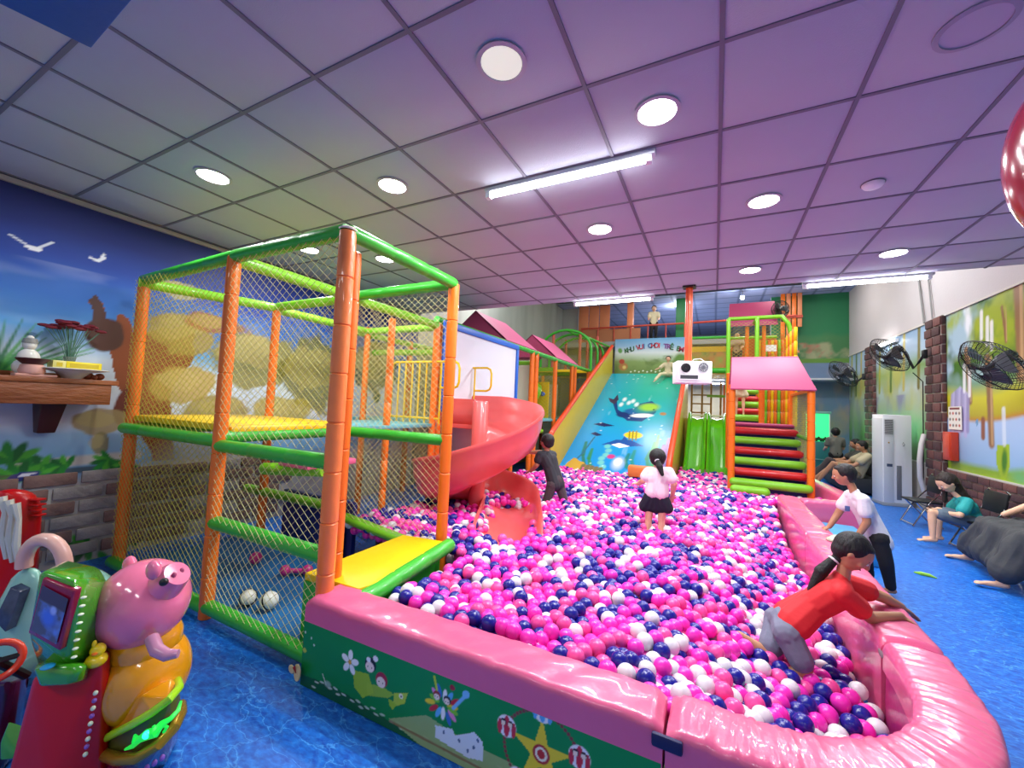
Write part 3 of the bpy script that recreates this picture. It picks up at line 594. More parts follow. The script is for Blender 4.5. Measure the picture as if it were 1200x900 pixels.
for i in order[:300]:
    o = bpy.data.objects.new('ball', ball_me[ct[i]]); o.location = top[i]; COL.objects.link(o)
    bx_, by_ = top[i][0], top[i][1]; zn = 'lying against the pink front pad' if by_ < 1.86 else 'in the near right corner of the pit' if bx_ > .3 and by_ < 2.5 else 'beside the long right-hand pad' if bx_ > .3 else 'just behind the front row, left of the corner' if by_ < 2.15 else 'a few rows behind the front pad'
    tag(o, '%s plastic ball %s' % (BN[ct[i]], zn), 'ball', '%s balls %s' % (BN[ct[i]], zn))
def merged_balls(C, cidx, sub, r, name):
    bm = bmesh.new(); bmesh.ops.create_icosphere(bm, subdivisions=sub, radius=r); v0 = np.array([tuple(v.co) for v in bm.verts]); f0 = np.array([[v.index for v in f.verts] for f in bm.faces]); bm.free()
    n = len(C); V_ = (v0[None]+C[:, None]).reshape(-1, 3); F_ = (f0[None]+(np.arange(n)*len(v0))[:, None, None]).reshape(-1, 3)
    me = bpy.data.meshes.new(name); me.vertices.add(len(V_)); me.vertices.foreach_set('co', V_.ravel()); me.loops.add(F_.size); me.loops.foreach_set('vertex_index', F_.ravel())
    me.polygons.add(len(F_)); me.polygons.foreach_set('loop_start', np.arange(len(F_))*3)
    for q in BC: me.materials.append(q)
    me.polygons.foreach_set('material_index', np.repeat(cidx, len(f0)).astype(np.int32)); me.update(calc_edges=True); me.polygons.foreach_set('use_smooth', [True]*len(F_)); me.validate()
    return link(bpy.data.objects.new(name, me))
rest = np.array([i not in near for i in range(len(top))])
farm = rest & (dist > 4.6); midm = rest & ~farm
o = merged_balls(np.vstack([top[midm], low[:0]]), ct[midm], 3, .041, 'pit_balls'); tag(o, 'mass of pink, navy and white balls in the middle of the pit', 'balls', kind='stuff')
o = merged_balls(np.vstack([top[farm], low]), np.concatenate([ct[farm], colidx(low)]), 2, .0415, 'pit_balls'); tag(o, 'distant and buried pink, navy and white balls filling the pit', 'balls', kind='stuff')

# ================================================================== PLAY FRAMES
def post_mb(x, y, z0, z1, r=.043, b=None):
    b = b or MB(); n = max(1, int((z1-z0)/.27)); pr = [(.001, z0)]
    for k in range(n):
        a, e = z0+(z1-z0)*k/n, z0+(z1-z0)*(k+1)/n; pr += [(r*.86, a+.001), (r, a+.007), (r*1.015, (a+e)/2), (r, e-.007), (r*.86, e-.001)]
    pr += [(.001, z1)]; return b.lathe(pr, (x, y, 0), seg=14)
def post(par, x, y, z0, z1, r=.043, m=None): return post_mb(x, y, z0, z1, r).build('post', m or ORANGE, par)
def rail(par, a, b, r=.045, m=None, name='rail'):
    a, b = Vector(a), Vector(b); n = max(1, int((b-a).length/.3)); pts = []; rs = []
    for k in range(n):
        for t, q in ((.02, .94), (.06, 1), (.94, 1), (.98, .94)): pts.append(a.lerp(b, (k+t)/n)); rs.append(r*q)
    return MB().tube(pts, rs, 12).build(name, m or GREENP, par)
def net(par, o, u, v, step=.052, r=.0017, m=None, sag=.015, seed=0):
    o, u, v = Vector(o), Vector(u), Vector(v); W, H = u.length, v.length; eu, ev = u/W, v/H; nn = eu.cross(ev); b = MB()
    A = 1.25; vs = []; fs = []
    def P(x, y):
        f = math.sin(math.pi*x/W)*math.sin(math.pi*min(1, max(0, y/H))); w_ = mnoise.noise(Vector((x*2.2, y*2.2, seed)))
        return o+eu*(x+.03*f*mnoise.noise(Vector((x*3, y*3, seed+3))))+ev*(y+.03*f*w_)+nn*(sag*f+.02*f*w_)
    st = step*1.35
    for sgn in (1, -1):
        c = -H*A if sgn > 0 else 0; end = W if sgn > 0 else W+H*A
        while c < end:
            # line x = c + sgn*A*y
            y0, y1 = 0, H
            ys = sorted(((0-c)/(sgn*A), (W-c)/(sgn*A))); y0, y1 = max(0, ys[0]), min(H, ys[1])
            if y1-y0 > .01:
                n = max(1, int((y1-y0)/.12)); pts = [P(c+sgn*A*(y0+(y1-y0)*k/n), y0+(y1-y0)*k/n) for k in range(n+1)]
                b.tube(pts, r, 3, caps=False)
            c += st
    return b.build('net', m or NETM, par, smooth=False)
ZTp, ZD = 2.45, 1.2
XA, XB, XC = -1.88, -3.0, -4.45; Y1, Y2, Y3 = 1.555, 2.6, 3.85
pfm = thing('play_frame', (XB, 2.2, 0), 'netted play frame of orange posts and green rails nearest the left mural wall', 'play frame')
post(pfm, XA, Y1, 0, ZTp, .047, PEACH)['label'] = 'thick faded orange corner post'
post(pfm, XA-.1, Y1+.14, 0, ZTp-.06, .042); post(pfm, XB, Y1, 0, ZTp); post(pfm, XC, Y1+.05, 0, ZTp)
post(pfm, XA, Y2, .05, ZTp); post(pfm, XB, Y2, 0, ZTp); post(pfm, XC+.3, Y2, 0, ZTp, .04)
post(pfm, XB-.02, 3.12, 0, ZTp-.1, .036); post(pfm, XB, Y3, 0, ZTp, .04); post(pfm, XC+.3, Y3, 0, ZTp, .04)
z = ZTp
for a, b in (((XC-.02, Y1+.05, z), (XB, Y1, z)), ((XB, Y1, z), (XA, Y1, z)), ((XA, Y1, z), (XA, Y2, z)), ((XB, Y2, z), (XA, Y2, z)), ((XB, Y1, z-.02), (XB, Y2, z-.02)), ((XC, Y1, z-.03), (XC+.3, Y2, z-.03)), ((XC+.3, Y2, z-.02), (XB, Y2, z-.02)),
             ((XB, Y2, z-.03), (XB, Y3, z-.03)), ((XC+.3, Y3, z-.05), (XB, Y3, z-.05)), ((XC+.3, Y2, z-.05), (XC+.3, Y3, z-.05))): rail(pfm, a, b, m=LIME if b[1] > Y1+.1 and b[0] < XA-.1 and a[2] < z else GREENP)
MB().lathe([(.05, 0), (.052, .01), (.04, .018), (.001, .02)], (XA, Y1, ZTp)).build('post_cap', mat('cream_cap', 'e8d8c4', .5), pfm)
for a, b, m_ in (((XC, Y1, ZD-.03), (XB, Y1, ZD-.03), GREENP), ((XB, Y1, ZD-.06), (XA, Y1, ZD-.06), GREENP), ((XB, Y2, ZD), (XA, Y2, ZD), GREENP), ((XB, Y1+.3, .95), (-2.5, Y1+.45, .97), LIME), ((XB, Y1, ZD+.0), (XB, Y2, ZD), GREENP), ((XB, Y1, .63), (XA, Y1, .63), GREENP),
                 ((XC, Y1, .07), (XB, Y1, .07), GREENP), ((XB, Y1, .08), (XA+.03, Y1, .08), GREENP), ((XC, Y2, .5), (XB, Y2, .5), LIME), ((XB, Y2+.03, .42), (XA, Y2+.03, .3), LIME), ((XC, Y1, ZD-.03), (XC+.3, Y2, ZD-.03), LIME)):
    rail(pfm, a, b, m=m_)
MB().b2((XC-.02, Y1+.05, ZD+.03), (XB-.05, Y2, ZD+.08)).build('deck', YELM, pfm, bevel=.01); MB().b2((XB-.05, Y1+.05, ZD+.02), (XB+.03, Y2, ZD+.07)).build('deck_edge', YELM, pfm, bevel=.015)
MB().b2((XB+.02, Y2+.03, ZD), (XB-.9, Y3, ZD+.04)).build('deck', mat('teal_deck', '5fa8b0', .5), pfm, bevel=.01)
MB().b2((XB+.15, Y1+.32, .985), (-2.52, Y1+.75, 1.03)).build('step_pad', PINKV, pfm, bevel=.012)['label'] = 'pink step pad under the yellow deck'
MB().prism([(XA-.28, Y1+.08, .41), (-1.74, 1.66, .41), (-1.70, 1.78, .41), (XA+.07, Y2-.06, .41), (XA-.28, Y2-.12, .41)], (0, 0, .045)).build('entry_mat', YELM, pfm, bevel=.01)['label'] = 'yellow three-cornered entry mat'
MB().prism([(XA-.28, Y1+.08, .0), (-1.74, 1.66, .0), (-1.70, 1.78, .0), (XA+.04, Y2-.06, .0), (XA-.28, Y2-.12, .0)], (0, 0, .41)).build('mat_base', GREENP, pfm)
rail(pfm, (-1.70, 1.63, .4), (XA+.13, Y2-.06, .44), .05, GREENP)
MB().b2((XB+.1, Y2+.05, .04), (XB-.9, Y2+.1, .55)).build('padded_panel', NAVYF, pfm, bevel=.01)
MB().b2((XC, Y1+.06, .0), (XB, Y2, .02)).b2((XB, Y1+.06, .0), (XA-.3, Y2, .02)).build('floor_mat', mat('teal_mat', '17649a', .5, bump=.1, var=.2), pfm)
net(pfm, (XC, Y1-.01, .1), (XB-XC, -.0, 0), (0, 0, ZD-.15), seed=1, m=NETY); net(pfm, (XC, Y1-.01, ZD), (XB-XC, 0, 0), (0, 0, ZTp-ZD), seed=2, m=NETY)
net(pfm, (XB, Y1-.03, .1), (XA-XB, 0, 0), (0, 0, ZD-.15), seed=3); net(pfm, (XB, Y1-.03, ZD), (XA-XB, 0, 0), (0, 0, ZTp-ZD), seed=4)
net(pfm, (XB, Y2, .4), (XA-XB, 0, 0), (0, 0, ZD-.4), seed=5); net(pfm, (XB, Y2, ZD), (XA-XB, 0, 0), (0, 0, ZTp-ZD), seed=6)
net(pfm, (XC+.3, Y2, ZD), (XB-XC-.3, 0, 0), (0, 0, ZTp-ZD), seed=7, m=NETY); net(pfm, (XC, Y1, .1), (.3, Y2-Y1, 0), (0, 0, ZTp-.15), seed=8, m=NETY)
net(pfm, (XB-.02, Y2, ZD), (0, Y3-Y2, 0), (0, 0, ZTp-ZD), seed=9); net(pfm, (XB-.02, Y2, .1), (0, Y3-Y2, 0), (0, 0, ZD-.1), seed=10)
net(pfm, (XC+.3, Y3, .1), (XB-XC-.3, 0, 0), (0, 0, ZTp-.1), seed=11, m=NETY)
t = thing('toy_ball', (-2.72, 1.8, .06), 'white ball with black seams on the mat inside the play frame, right one', 'toy ball')
MB().ell((-2.72, 1.8, .085), (.06, .06, .06), seg=20, rings=14).build('shell', mat('toy_white', 'dcdcd0', .4), t); MB().lathe([(.0605, -.006), (.062, 0), (.0605, .006)], (-2.72, 1.8, .085), axis=(1, .4, .5)).build('seam', BLACK, t)
t = thing('toy_ball', (-2.89, 1.76, .06), 'white ball half covered in black, left one inside the play frame', 'toy ball')
MB().ell((-2.89, 1.76, .08), (.055, .055, .055), seg=20, rings=14).build('shell', mat('toy_white'), t); MB().lathe([(.0555, -.02), (.057, 0), (.05, .03)], (-2.89, 1.76, .08), axis=(.8, -.5, .5)).build('seam', BLACK, t)
PK = mat('toy_pink', 'd83a88', .4)
tag(MB().ell((-3.55, 2.2, .075), (.05, .05, .05)).build('toy_ball', PK), 'pink toy ball at the back of the play frame floor', 'toy ball')
tag(MB().cap((-3.12, 2.2, .06), (-3.0, 2.28, .06), .02).ell((-3.13, 2.19, .066), (.042, .042, .042)).ell((-2.99, 2.29, .066), (.042, .042, .042)).build('toy_dumbbell', PK), 'pink toy dumbbell on the mat inside the play frame', 'toy')

# climbing structure along the left wall, behind the play frame
X0, X9 = -3.02, -4.6
cs = thing('climbing_tower', (-3.8, 7.5, 0), 'long climbing structure with pink gable roofs along the left wall', 'climbing structure')
for x, y in ((X0, 6.72), (X0, 6.92), (X0, 7.93), (X0, 9.02), (X0, 9.25), (X0, 10.4), (X9, 5.2), (X9, 6.8), (X9, 8), (X9, 9.1), (X0-.02, 4.0), (X0, 5.98)): post(cs, x, y, 0, 2.5, .046)
for a, b in (((X0, Y3, 2.5), (X0, 10.5, 2.5)), ((X0, 5.98, 1.02), (X0, 7.3, 1.02)), ((X9, Y3, 2.45), (X9, 10.5, 2.45)), ((X9, 6.8, 2.3), (X0, 6.8, 2.3)), ((X9, 8, 2.3), (X0, 8, 2.3)), ((X9, 9.1, 2.3), (X0, 9.1, 2.3)), ((X0, 4.6, 2.2), (X9, 4.4, 2.2))): rail(cs, a, b, m=GREENP if a[2] == 2.5 else LIME)
MB().b2((X9, Y3+.05, ZD), (X0, 10.5, ZD+.05)).build('deck', mat('teal_deck'), cs, bevel=.01)
CREAM = mat('cream_panel', 'd8d2b4', .5, bump=.05)
def ring_panel(y, x0, x1, z0, z1, cx, cz, r, name='round_hole_panel'):
    b = MB(); n = 24; vs = []; fs = []
    for th in (0, .03):
        for k in range(n):
            a = 2*math.pi*k/n; vs.append((cx+r*math.cos(a), y+th, cz+r*math.sin(a)))
        for k in range(n):
            a = 2*math.pi*k/n; c_, s_2 = math.cos(a), math.sin(a); q = max(abs(c_)/((x1-cx) if c_ > 0 else (cx-x0)), abs(s_2)/((z1-cz) if s_2 > 0 else (cz-z0))); vs.append((cx+c_/q, y+th, cz+s_2/q))
    for k in range(n):
        l = (k+1) % n; fs += [(k, l, n+l, n+k), (2*n+k, 3*n+k, 3*n+l, 2*n+l), (k, 2*n+k, 2*n+l, l), (n+k, n+l, 3*n+l, 3*n+k)]
    return b.add(vs, fs).build(name, CREAM, cs)
ring_panel(6.78, -4.25, -3.07, 1.2, 2.36, -3.75, 1.72, .3); net(cs, (-4.05, 6.8, 1.4), (.6, 0, 0), (0, 0, .62), .04, m=LIME, sag=0)
MB().b2((X9, 9.1, 1.2), (-3.4, 9.14, 2.05)).build('cream_panel', CREAM, cs, bevel=.006)
MB().tube([(-4.35, 7.6, 1.9), (-4.1, 7.65, 2.0), (-3.85, 7.85, 1.95), (-3.65, 8.2, 1.75)], .3, 20, caps=False).build('tube_slide', mat('green_slide_plastic', '6fb81c', .25, coat=.4), cs)
MB().b2((-3.6, 8.3, 1.15), (-3.3, 8.34, 2.05)).build('yellow_panel', YELM, cs, bevel=.006)
MB().ell((-3.42, 8.26, 1.78), (.05, .04, .05)).build('knob', mat('blue_knob', '2a62c8', .3), cs)
def gable(par, x0, x1, y0, y1, z0, h, name='roof'):
    xm = (x0+x1)/2; rf = MB().prism([(x0, y0, z0), (x1, y0, z0), (xm, y0+.0, z0+h)], (0, .02, 0)).build('roof_gable', MAROON, par)
    MB().add([(x1+.02, y0, z0-.02), (x1+.02, y1, z0-.02), (xm, y1-(y1-y0)*.12, z0+h), (xm, y0, z0+h), (x1, y0, z0-.04), (x1, y1, z0-.04), (xm, y1-(y1-y0)*.12, z0+h-.02), (xm, y0, z0+h-.02)],
             [(0, 1, 2, 3), (7, 6, 5, 4), (0, 4, 5, 1), (1, 5, 6, 2), (2, 6, 7, 3), (3, 7, 4, 0)]).build('roof', PINKR, par, smooth=False)
    MB().add([(x0-.02, y0, z0-.02), (x0-.02, y1, z0-.02), (xm, y1-(y1-y0)*.12, z0+h), (xm, y0, z0+h), (x0, y0, z0-.04), (x0, y1, z0-.04), (xm, y1-(y1-y0)*.12, z0+h-.02), (xm, y0, z0+h-.02)],
             [(0, 3, 2, 1), (7, 4, 5, 6), (0, 1, 5, 4), (1, 2, 6, 5), (2, 3, 7, 6), (3, 0, 4, 7)]).build('roof', PINKR, par, smooth=False)
gable(cs, -4.2, X0+.02, 5.62, 6.85, 2.56, .5); gable(cs, -4.15, X0+.02, 7.9, 9.4, 2.56, .5)
for y0, y1 in ((9.25, 10.4), (7.0, 7.93), (7.93, 9.02)): net(cs, (X9+.05, y1, 1.25), (X0-X9-.1, 0, 0), (0, 0, 1.1), .07, .003, m=NETY)
MB().b2((X9, 6.0, .0), (X9+.05, 10.4, 1.2)).build('back_panel', mat('olive_panel', '7a8228', .6), cs)
# upper landing with arched green pipes beside the slide top
ul = thing('slide_landing', (-3.8, 11.3, 0), 'upper landing with arched green pipes left of the big slide', 'landing')
MB().b2((-4.5, 10.5, 2.45), (-2.98, 12.45, 2.55)).build('deck', YELM, ul, bevel=.01)
for y in (10.5, 11.15, 11.8):
    pts = [(-4.45, y, 2.55)]+[(-3.72+.73*math.cos(R_(a)), y, 3.1+.55*math.sin(R_(a))) for a in range(180, -1, -15)]+[(-2.99, y, 2.5)]
    MB().tube(pts, .035, 10).build('arch_pipe', GREENP, ul)
rail(ul, (-3.72, 10.5, 3.66), (-3.72, 12.4, 3.7), .03); rail(ul, (-3.1, 10.5, 3.42), (-2.9, 12.4, 3.42), .03)
RD = mat('salmon_post', 'c8584a', .4)
for x, y in ((-4.1, 10.55), (-3.4, 10.8), (-3.1, 11.5), (-4.2, 11.9), (-3.6, 12.2), (-3.2, 12.3)): post(ul, x, y, 2.5, 3.62, .04, RD)
net(ul, (-4.45, 12.3, 2.55), (1.45, 0, 0), (0, 0, 1.05), .07, .003, m=NETY); net(ul, (-4.45, 10.52, 2.55), (1.45, 0, 0), (0, 0, .9), .07, .003, m=NETY)
for x, y in ((-4.4, 10.6), (-3.05, 12.4)): post(ul, x, y, 0, 2.5, .045)
# projection screen with blue edge
t = thing('projection_screen', (-2.96, 4.95, 1.4), 'white screen with blue border behind the coral spiral slide', 'screen')
MB().b2((-2.975, 3.93, 1.42), (-2.955, 5.95, 2.47)).build('screen_sheet', mat('screen_white', 'd4d8e0', .35), t)
BLU = mat('blue_border', '1f62c4', .4)
MB().b2((-2.955, 3.9, 2.42), (-2.93, 5.98, 2.50)).b2((-2.955, 5.91, 1.4), (-2.93, 5.98, 2.42)).b2((-2.955, 3.9, 1.4), (-2.93, 3.95, 2.42)).b2((-2.955, 3.95, 1.38), (-2.93, 5.91, 1.43)).build('border', BLU, t, bevel=.004)
t = thing('low_panel', (-2.9, 4.2, .7), 'white panel with blue lower edge behind the slide column', 'panel')
a = YY(527, 505, 4.5); MB().b2((a.x, 4.5, .72), (a.x+.35, 4.52, 1.18)).build('sheet', mat('screen_white'), t); MB().b2((a.x, 4.49, .66), (a.x+.35, 4.53, .74)).build('edge', BLU, t)
# yellow pipe guard rails
def guard(x0, x1, y, z0, z1, label, nb, loop):
    t = thing('guard_rail', ((x0+x1)/2, y, z0), label, 'guard rail', 'yellow pipe guard rails'); r = .014
    MB().tube([(x0, y, z0), (x0, y, z1-.05), (x0+.02, y, z1-.015), (x0+.05, y, z1), (x1, y, z1)], r).build('top_rail', YELP, t); MB().tube([(x0, y, z0+.06), (x1, y, z0+.06)], r).build('bottom_rail', YELP, t)
    for k in range(nb): x = x0+(x1-x0)*(k+1)/nb; MB().tube([(x, y, z0), (x, y, z1)], r*.8).build('bar', YELP, t)
    L = .26; MB().tube([(x1, y, z1), (x1+L-.07, y, z1), (x1+L-.02, y, z1-.025), (x1+L, y, z1-.08), (x1+L, y, z1-.24), (x1+L-.02, y, z1-.29), (x1+L-.07, y, z1-.31), (x1, y, z1-.31)], r).build('end_loop', YELP, t)
guard(-3.66, -2.9, 3.84, ZD+.04, 1.98, 'yellow pipe guard rail behind the net, nearer of the two', 7, True)
guard(-3.3, -2.92, 4.62, ZD+.04, 1.985, 'yellow pipe guard rail in front of the white screen, farther of the two', 3, True)

# ================================================================== SPIRAL SLIDE
sp = thing('spiral_slide', (-2.33, 3.9, 0), 'coral red plastic spiral slide beside the play frame', 'slide')
C = Vector((-2.37, 3.9, 0))
def chan(path, w_in, w_out, name):    # path: list of (pos, right-dir(outwards), inner half, outer half, lip_in, lip_out)
    b = MB(); vs = []; fs = []; m_ = 0
    for (p_, o_, wi, wo, li, lo) in path:
        p_, o_ = Vector(p_), Vector(o_); pr = []
        pr += [(-wi-.02, li+.0), (-wi-.035, li-.02), (-wi-.03, li*.4), (-wi+.03, .02), (-wi*.3, -.03), (0, -.035), (wo*.5, -.02), (wo*.85, .06), (wo, lo*.5), (wo+.02, lo-.02), (wo+.05, lo), (wo+.06, lo-.03), (wo+.045, lo-.05), (wo+.03, lo*.5), (wo*.9, .0), (wo*.5, -.06), (0, -.075), (-wi*.3, -.07), (-wi-.01, -.03), (-wi-.06, li*.4), (-wi-.05, li)]
        m_ = len(pr)
        for (o__, z_) in pr: vs.append(p_+o_*o__+Vector((0, 0, z_)))
    n = len(path)
    for i in range(n-1):
        for j in range(m_): l = (j+1) % m_; fs.append((i*m_+j, i*m_+l, (i+1)*m_+l, (i+1)*m_+j))
    fs += [tuple(range(m_)), tuple(range((n-1)*m_, n*m_))[::-1]]
    return b.add(vs, fs).build(name, REDP, sp, angle=70)
path = []
zs = [(90, 1.24), (45, 1.16), (0, 1.02), (-45, .82), (-90, .63), (-135, .52), (-180, .45), (-270, .36), (-338, .29)]
def zat(a): 
    for (a0, z0), (a1, z1) in zip(zs, zs[1:]):
        if a <= a0 and a >= a1: t = (a0-a)/(a0-a1); return z0+(z1-z0)*t
    return zs[-1][1]
for k in range(5): path.append(((-3.05+.68*k/5, C.y+.42, 1.25), (0, 1, 0), .3, .28, .3, .36))
for a in range(90, -339, -8):
    r = .40; wi = .30; d = Vector((math.cos(R_(a)), math.sin(R_(a)), 0)); f = min(1, max(0, (-200-a)/130))
    path.append((C+d*r+Vector((0, 0, zat(a))), d, wi-.03*f, .27-.02*f, .12+.05*f, .36-.1*f))
a = -338; d = Vector((math.cos(R_(a)), math.sin(R_(a)), 0)); tdir = Vector((math.sin(R_(a)), -math.cos(R_(a)), 0)); e0 = C+d*.40
sp_exit = []
for k in range(1, 13):
    q = k/12; path.append((e0+tdir*1.05*q+Vector((.06*q, 0, .29+.0*q)), d, .27, .25, .17-.02*q-.13*max(0, q-.8)/.2, .26-.02*q-.2*max(0, q-.75)/.25))
chan(path, 0, 0, 'slide_channel')
MB().lathe([(.001, 0), (.088, .0), (.088, 1.52), (.08, 1.53), (.001, 1.53)], (C.x, C.y, 0), seg=24).build('center_column', REDP, sp)
b = MB()
for k in range(4): b.b2((-2.95+.0, C.y+.1, 1.2+k*.085), (-2.42, C.y+.13+.008*(k % 2), 1.28+k*.085))
b.build('ribbed_panel', REDP, sp, bevel=.006)

# ================================================================== BIG PRINTED SLIDE
bs = thing('giant_slide', (-1.77, 10, 0), 'wide sea-print slide with a whale between orange-edged side walls', 'slide')
SX0, SX1, SYb, SZb, SYt, SZt = -2.83, -.74, 7.8, .27, 12.3, 2.6
sl = Vector((0, SYt-SYb, SZt-SZb)); p = Paint((SX0, SYb, SZb), (1, 0, 0), tuple(sl), SX1-SX0, sl.length, .015, '1fa8cf'); U, V = p.U, p.V
p.C = ramp([(0, '1a86c8'), (1.2, '1a9ad4'), (2.4, '18a8b8'), (3.6, '22b09a'), (5.2, '2fb08a')], V+.4*(fbm(U*1.5, V*1.2, 4)-.5)); p.mix(np.clip((1.1-U)/1.1, 0, 1)*.6, '1e9be8')
p.mix(np.clip(fbm(U*6, V*1.2, 14)*5-3.6, 0, 1)*.6, 'bfe8e8')
sd = lambda q: p.P(q)
p.poly(sd([(718, 472), (722, 484), (735, 493), (752, 494), (768, 484), (771, 476), (764, 470), (750, 473), (735, 487), (724, 480), (723, 469)]), '123f78'); p.ell(p.px(745, 482), .33, .2, '1a5f9c', 4, .3)
p.ell(p.px(757, 479), .36, .34, '2f9a80', 12, .6); p.ell(p.px(761, 477), .3, .26, '9ad03c', 12, .5); p.ell(p.px(766, 480), .025, .03, '14202c'); p.ell(p.px(752, 487), .3, .12, 'eef2f0', 8, .3); p.ell(p.px(730, 486), .2, .16, '12306a', -30, .3); p.poly(sd([(713, 466), (719, 468), (724, 462), (725, 468), (720, 474), (715, 471)]), '3a3550')
for u, v in ((732, 468), (737, 472), (728, 474), (742, 470), (746, 474)): p.ell(p.px(u, v), .07, .16, 'e8f4f2', 0, .6, .85)
p.ell(p.px(777, 485), .09, .1, 'a8783a', 20, .4)
for u, v, L in ((695, 497, 26), (692, 508, 14)):
    p.poly(sd([(u, v), (u+L*.4, v-2), (u+L, v+2), (u+L*.5, v+3), (u+L*.3, v+2)]), '1b2a5c')
p.ell(p.px(742, 510), .22, .16, 'e8cc1e', 0, .2)
for k in (-1, 0, 1): p.line(sd([(742+k*4, 505), (741+k*4, 516)]), .018, '8a7a10')
p.poly(sd([(705, 521), (722, 515), (740, 516), (755, 523), (744, 523), (730, 524), (718, 521)]), '1c4f9c'); p.poly(sd([(716, 521), (726, 519), (738, 523), (726, 525)]), 'eef4fa'); p.poly(sd([(728, 516), (732, 511), (736, 516)]), '1c4f9c')
for k, (u, v) in enumerate(((712, 523), (713, 528), (710, 533), (705, 537), (704, 542), (706, 547))): p.ell(p.px(u, v), .085, .1, '6fc4c0', 0, .4)
p.ell(p.px(716, 535), .1, .1, 'c83a80', 0, .4)
for u, h, c_ in ((765, 30, '2f9a4a'), (770, 38, '54b050'), (760, 20, '2f8a60'), (776, 26, 'a060b8'), (782, 34, '9a58b4'), (735, 16, '1f7a6a'), (742, 20, '1f8a7a'), (685, 30, '1f7a5a'), (692, 22, '2f8a4a')):
    p.line(sd([(u, 548), (u-2, 548-h*.5), (u+2, 548-h)]), .05, c_, .9, .3)
p.line(sd([(668, 545), (682, 532), (697, 512)]), .02, '1f6a8a')
p.poly(sd([(657, 548), (672, 536), (690, 545), (700, 552), (700, 560), (655, 560)]), 'c8a040', wob=.1)
for k in range(5): p.line(sd([(684+k*5, 545+k), (678+k*5, 556)]), .05, '7a6a4a')
p.ell(p.px(724, 543), .16, .3, 'd8dcf4', 0, .7, .8); p.ell(p.px(724, 541), .1, .16, 'ffffff', 0, .6)
rg = np.random.default_rng(5)
for k in range(40): p.ell((rg.random()*2.1, rg.random()*5), .018+.02*rg.random(), .025, 'd8f2f6', 0, .5, .7)
o = p.build('slide_bed', bs, print_mat('slide_print', .22), thick=.08)
OLIVE = mat('olive_yellow_panel', 'c8b030', .35, bump=.05, var=.06); ORR = mat('orange_red_edge', 'e84818', .35, coat=.2)
def slab(x0, x1, prof, name, m_, par, bev=.01): return MB().prism([(x0, y, z) for y, z in prof], (x1-x0, 0, 0)).build(name, m_, par, bevel=bev)
slab(SX0-.06, SX0, [(7.35, 0), (7.35, .93), (12.35, 3.42), (12.35, 0)], 'side_wall', OLIVE, bs)
MB().tube([(SX0-.03, 7.3, .75), (SX0-.03, 7.34, .92), (SX0-.03, 7.5, 1.03), (SX0-.03, 12.35, 3.45)], .055).build('edge_roll', ORR, bs)
slab(SX1, SX1+.06, [(7.7, 0), (7.7, .55), (12.35, 2.95), (12.35, 0)], 'side_wall', OLIVE, bs)
MB().tube([(SX1+.03, 7.65, .2), (SX1+.03, 7.66, .5), (SX1+.03, 7.85, .68), (SX1+.03, 12.35, 2.97)], .055).build('edge_roll', ORR, bs)
MB().b2((SX0, 12.3, 2.5), (SX1, 12.55, 2.6)).build('top_deck', GREENP, bs)
# tiny orange block at the slide foot
a = Vector((-1.15, 7.62, .3)); tag(MB().box(a+Vector((0, 0, .1)), (.5, .2, .2), .1).build('foam_block', mat('orange_block', 'e0803a', .4), bevel=.03), 'orange foam block at the foot of the sea-print slide', 'block')
# sign board above the slide
t = thing('sign_board', (-1.75, 12.6, 3), 'play area sign board with arched lettering above the big slide', 'sign')
p = Paint((-2.82, 12.58, 2.62), (1, 0, 0), (0, 0, 1), 2.1, 1.08, .015, '9cc4dc'); U, V = p.U, p.V
p.C = ramp([(0, '6f8a4a'), (.35, '86a060'), (.5, 'b4c8b0'), (.65, 'd4dfe4'), (.85, '8fb8d8'), (1.08, '5f9ac8')], V+.1*(fbm(U*2, V*2, 3)-.5)); p.mix(np.clip(fbm(U*4, V*6, 9)*4-2.2, 0, 1)*(V < .55)*.8, '5f7a3c')
p.ell((.27, .22), .16, .14, 'b07a48', 0, .3); p.ell((.22, .38), .1, .09, 'b0402c', 0, .3); p.ell((.3, .2), .07, .07, 'd8c878', 0, .5)
for k in range(9): p.ell((.5+.12*k, .06+.03*(k % 2)), .03, .02, 'e8f0e8')
p.ell((.16, .72), .08, .1, '5f9a4a', 20, .4); p.ell((1.9, .4), .2, .25, '5f8a3c', 0, .4)
p.build('board', t, print_mat('board_print', .5), thick=.04)
txt = 'KHU VUI CHƠI TRẺ EM'; cols = ['2f6a3a', 'b03048', '3a5a9a', 'c83a4a', '7a3a8a']
for i, ch in enumerate(txt):
    if ch == ' ': continue
    cu = bpy.data.curves.new('letter', 'FONT'); cu.body = ch; cu.size = .2; cu.extrude = .004; cu.align_x = 'CENTER'; cu.offset = .006
    q = (i+.5)/len(txt); o = bpy.data.objects.new('letter', cu)
    me = bpy.data.meshes.new_from_object(o); bpy.data.objects.remove(o); me.materials.clear(); me.materials.append(mat('letter_'+cols[(i//3) % 5], cols[(i//3) % 5], .5))
    o = bpy.data.objects.new('letter', me); o.location = (-2.5+1.64*q, 12.572, 3.26+.15*math.sin(math.pi*q)); o.rotation_euler = (R_(90), R_(-22*(.5-q)), 0); link(o, t)

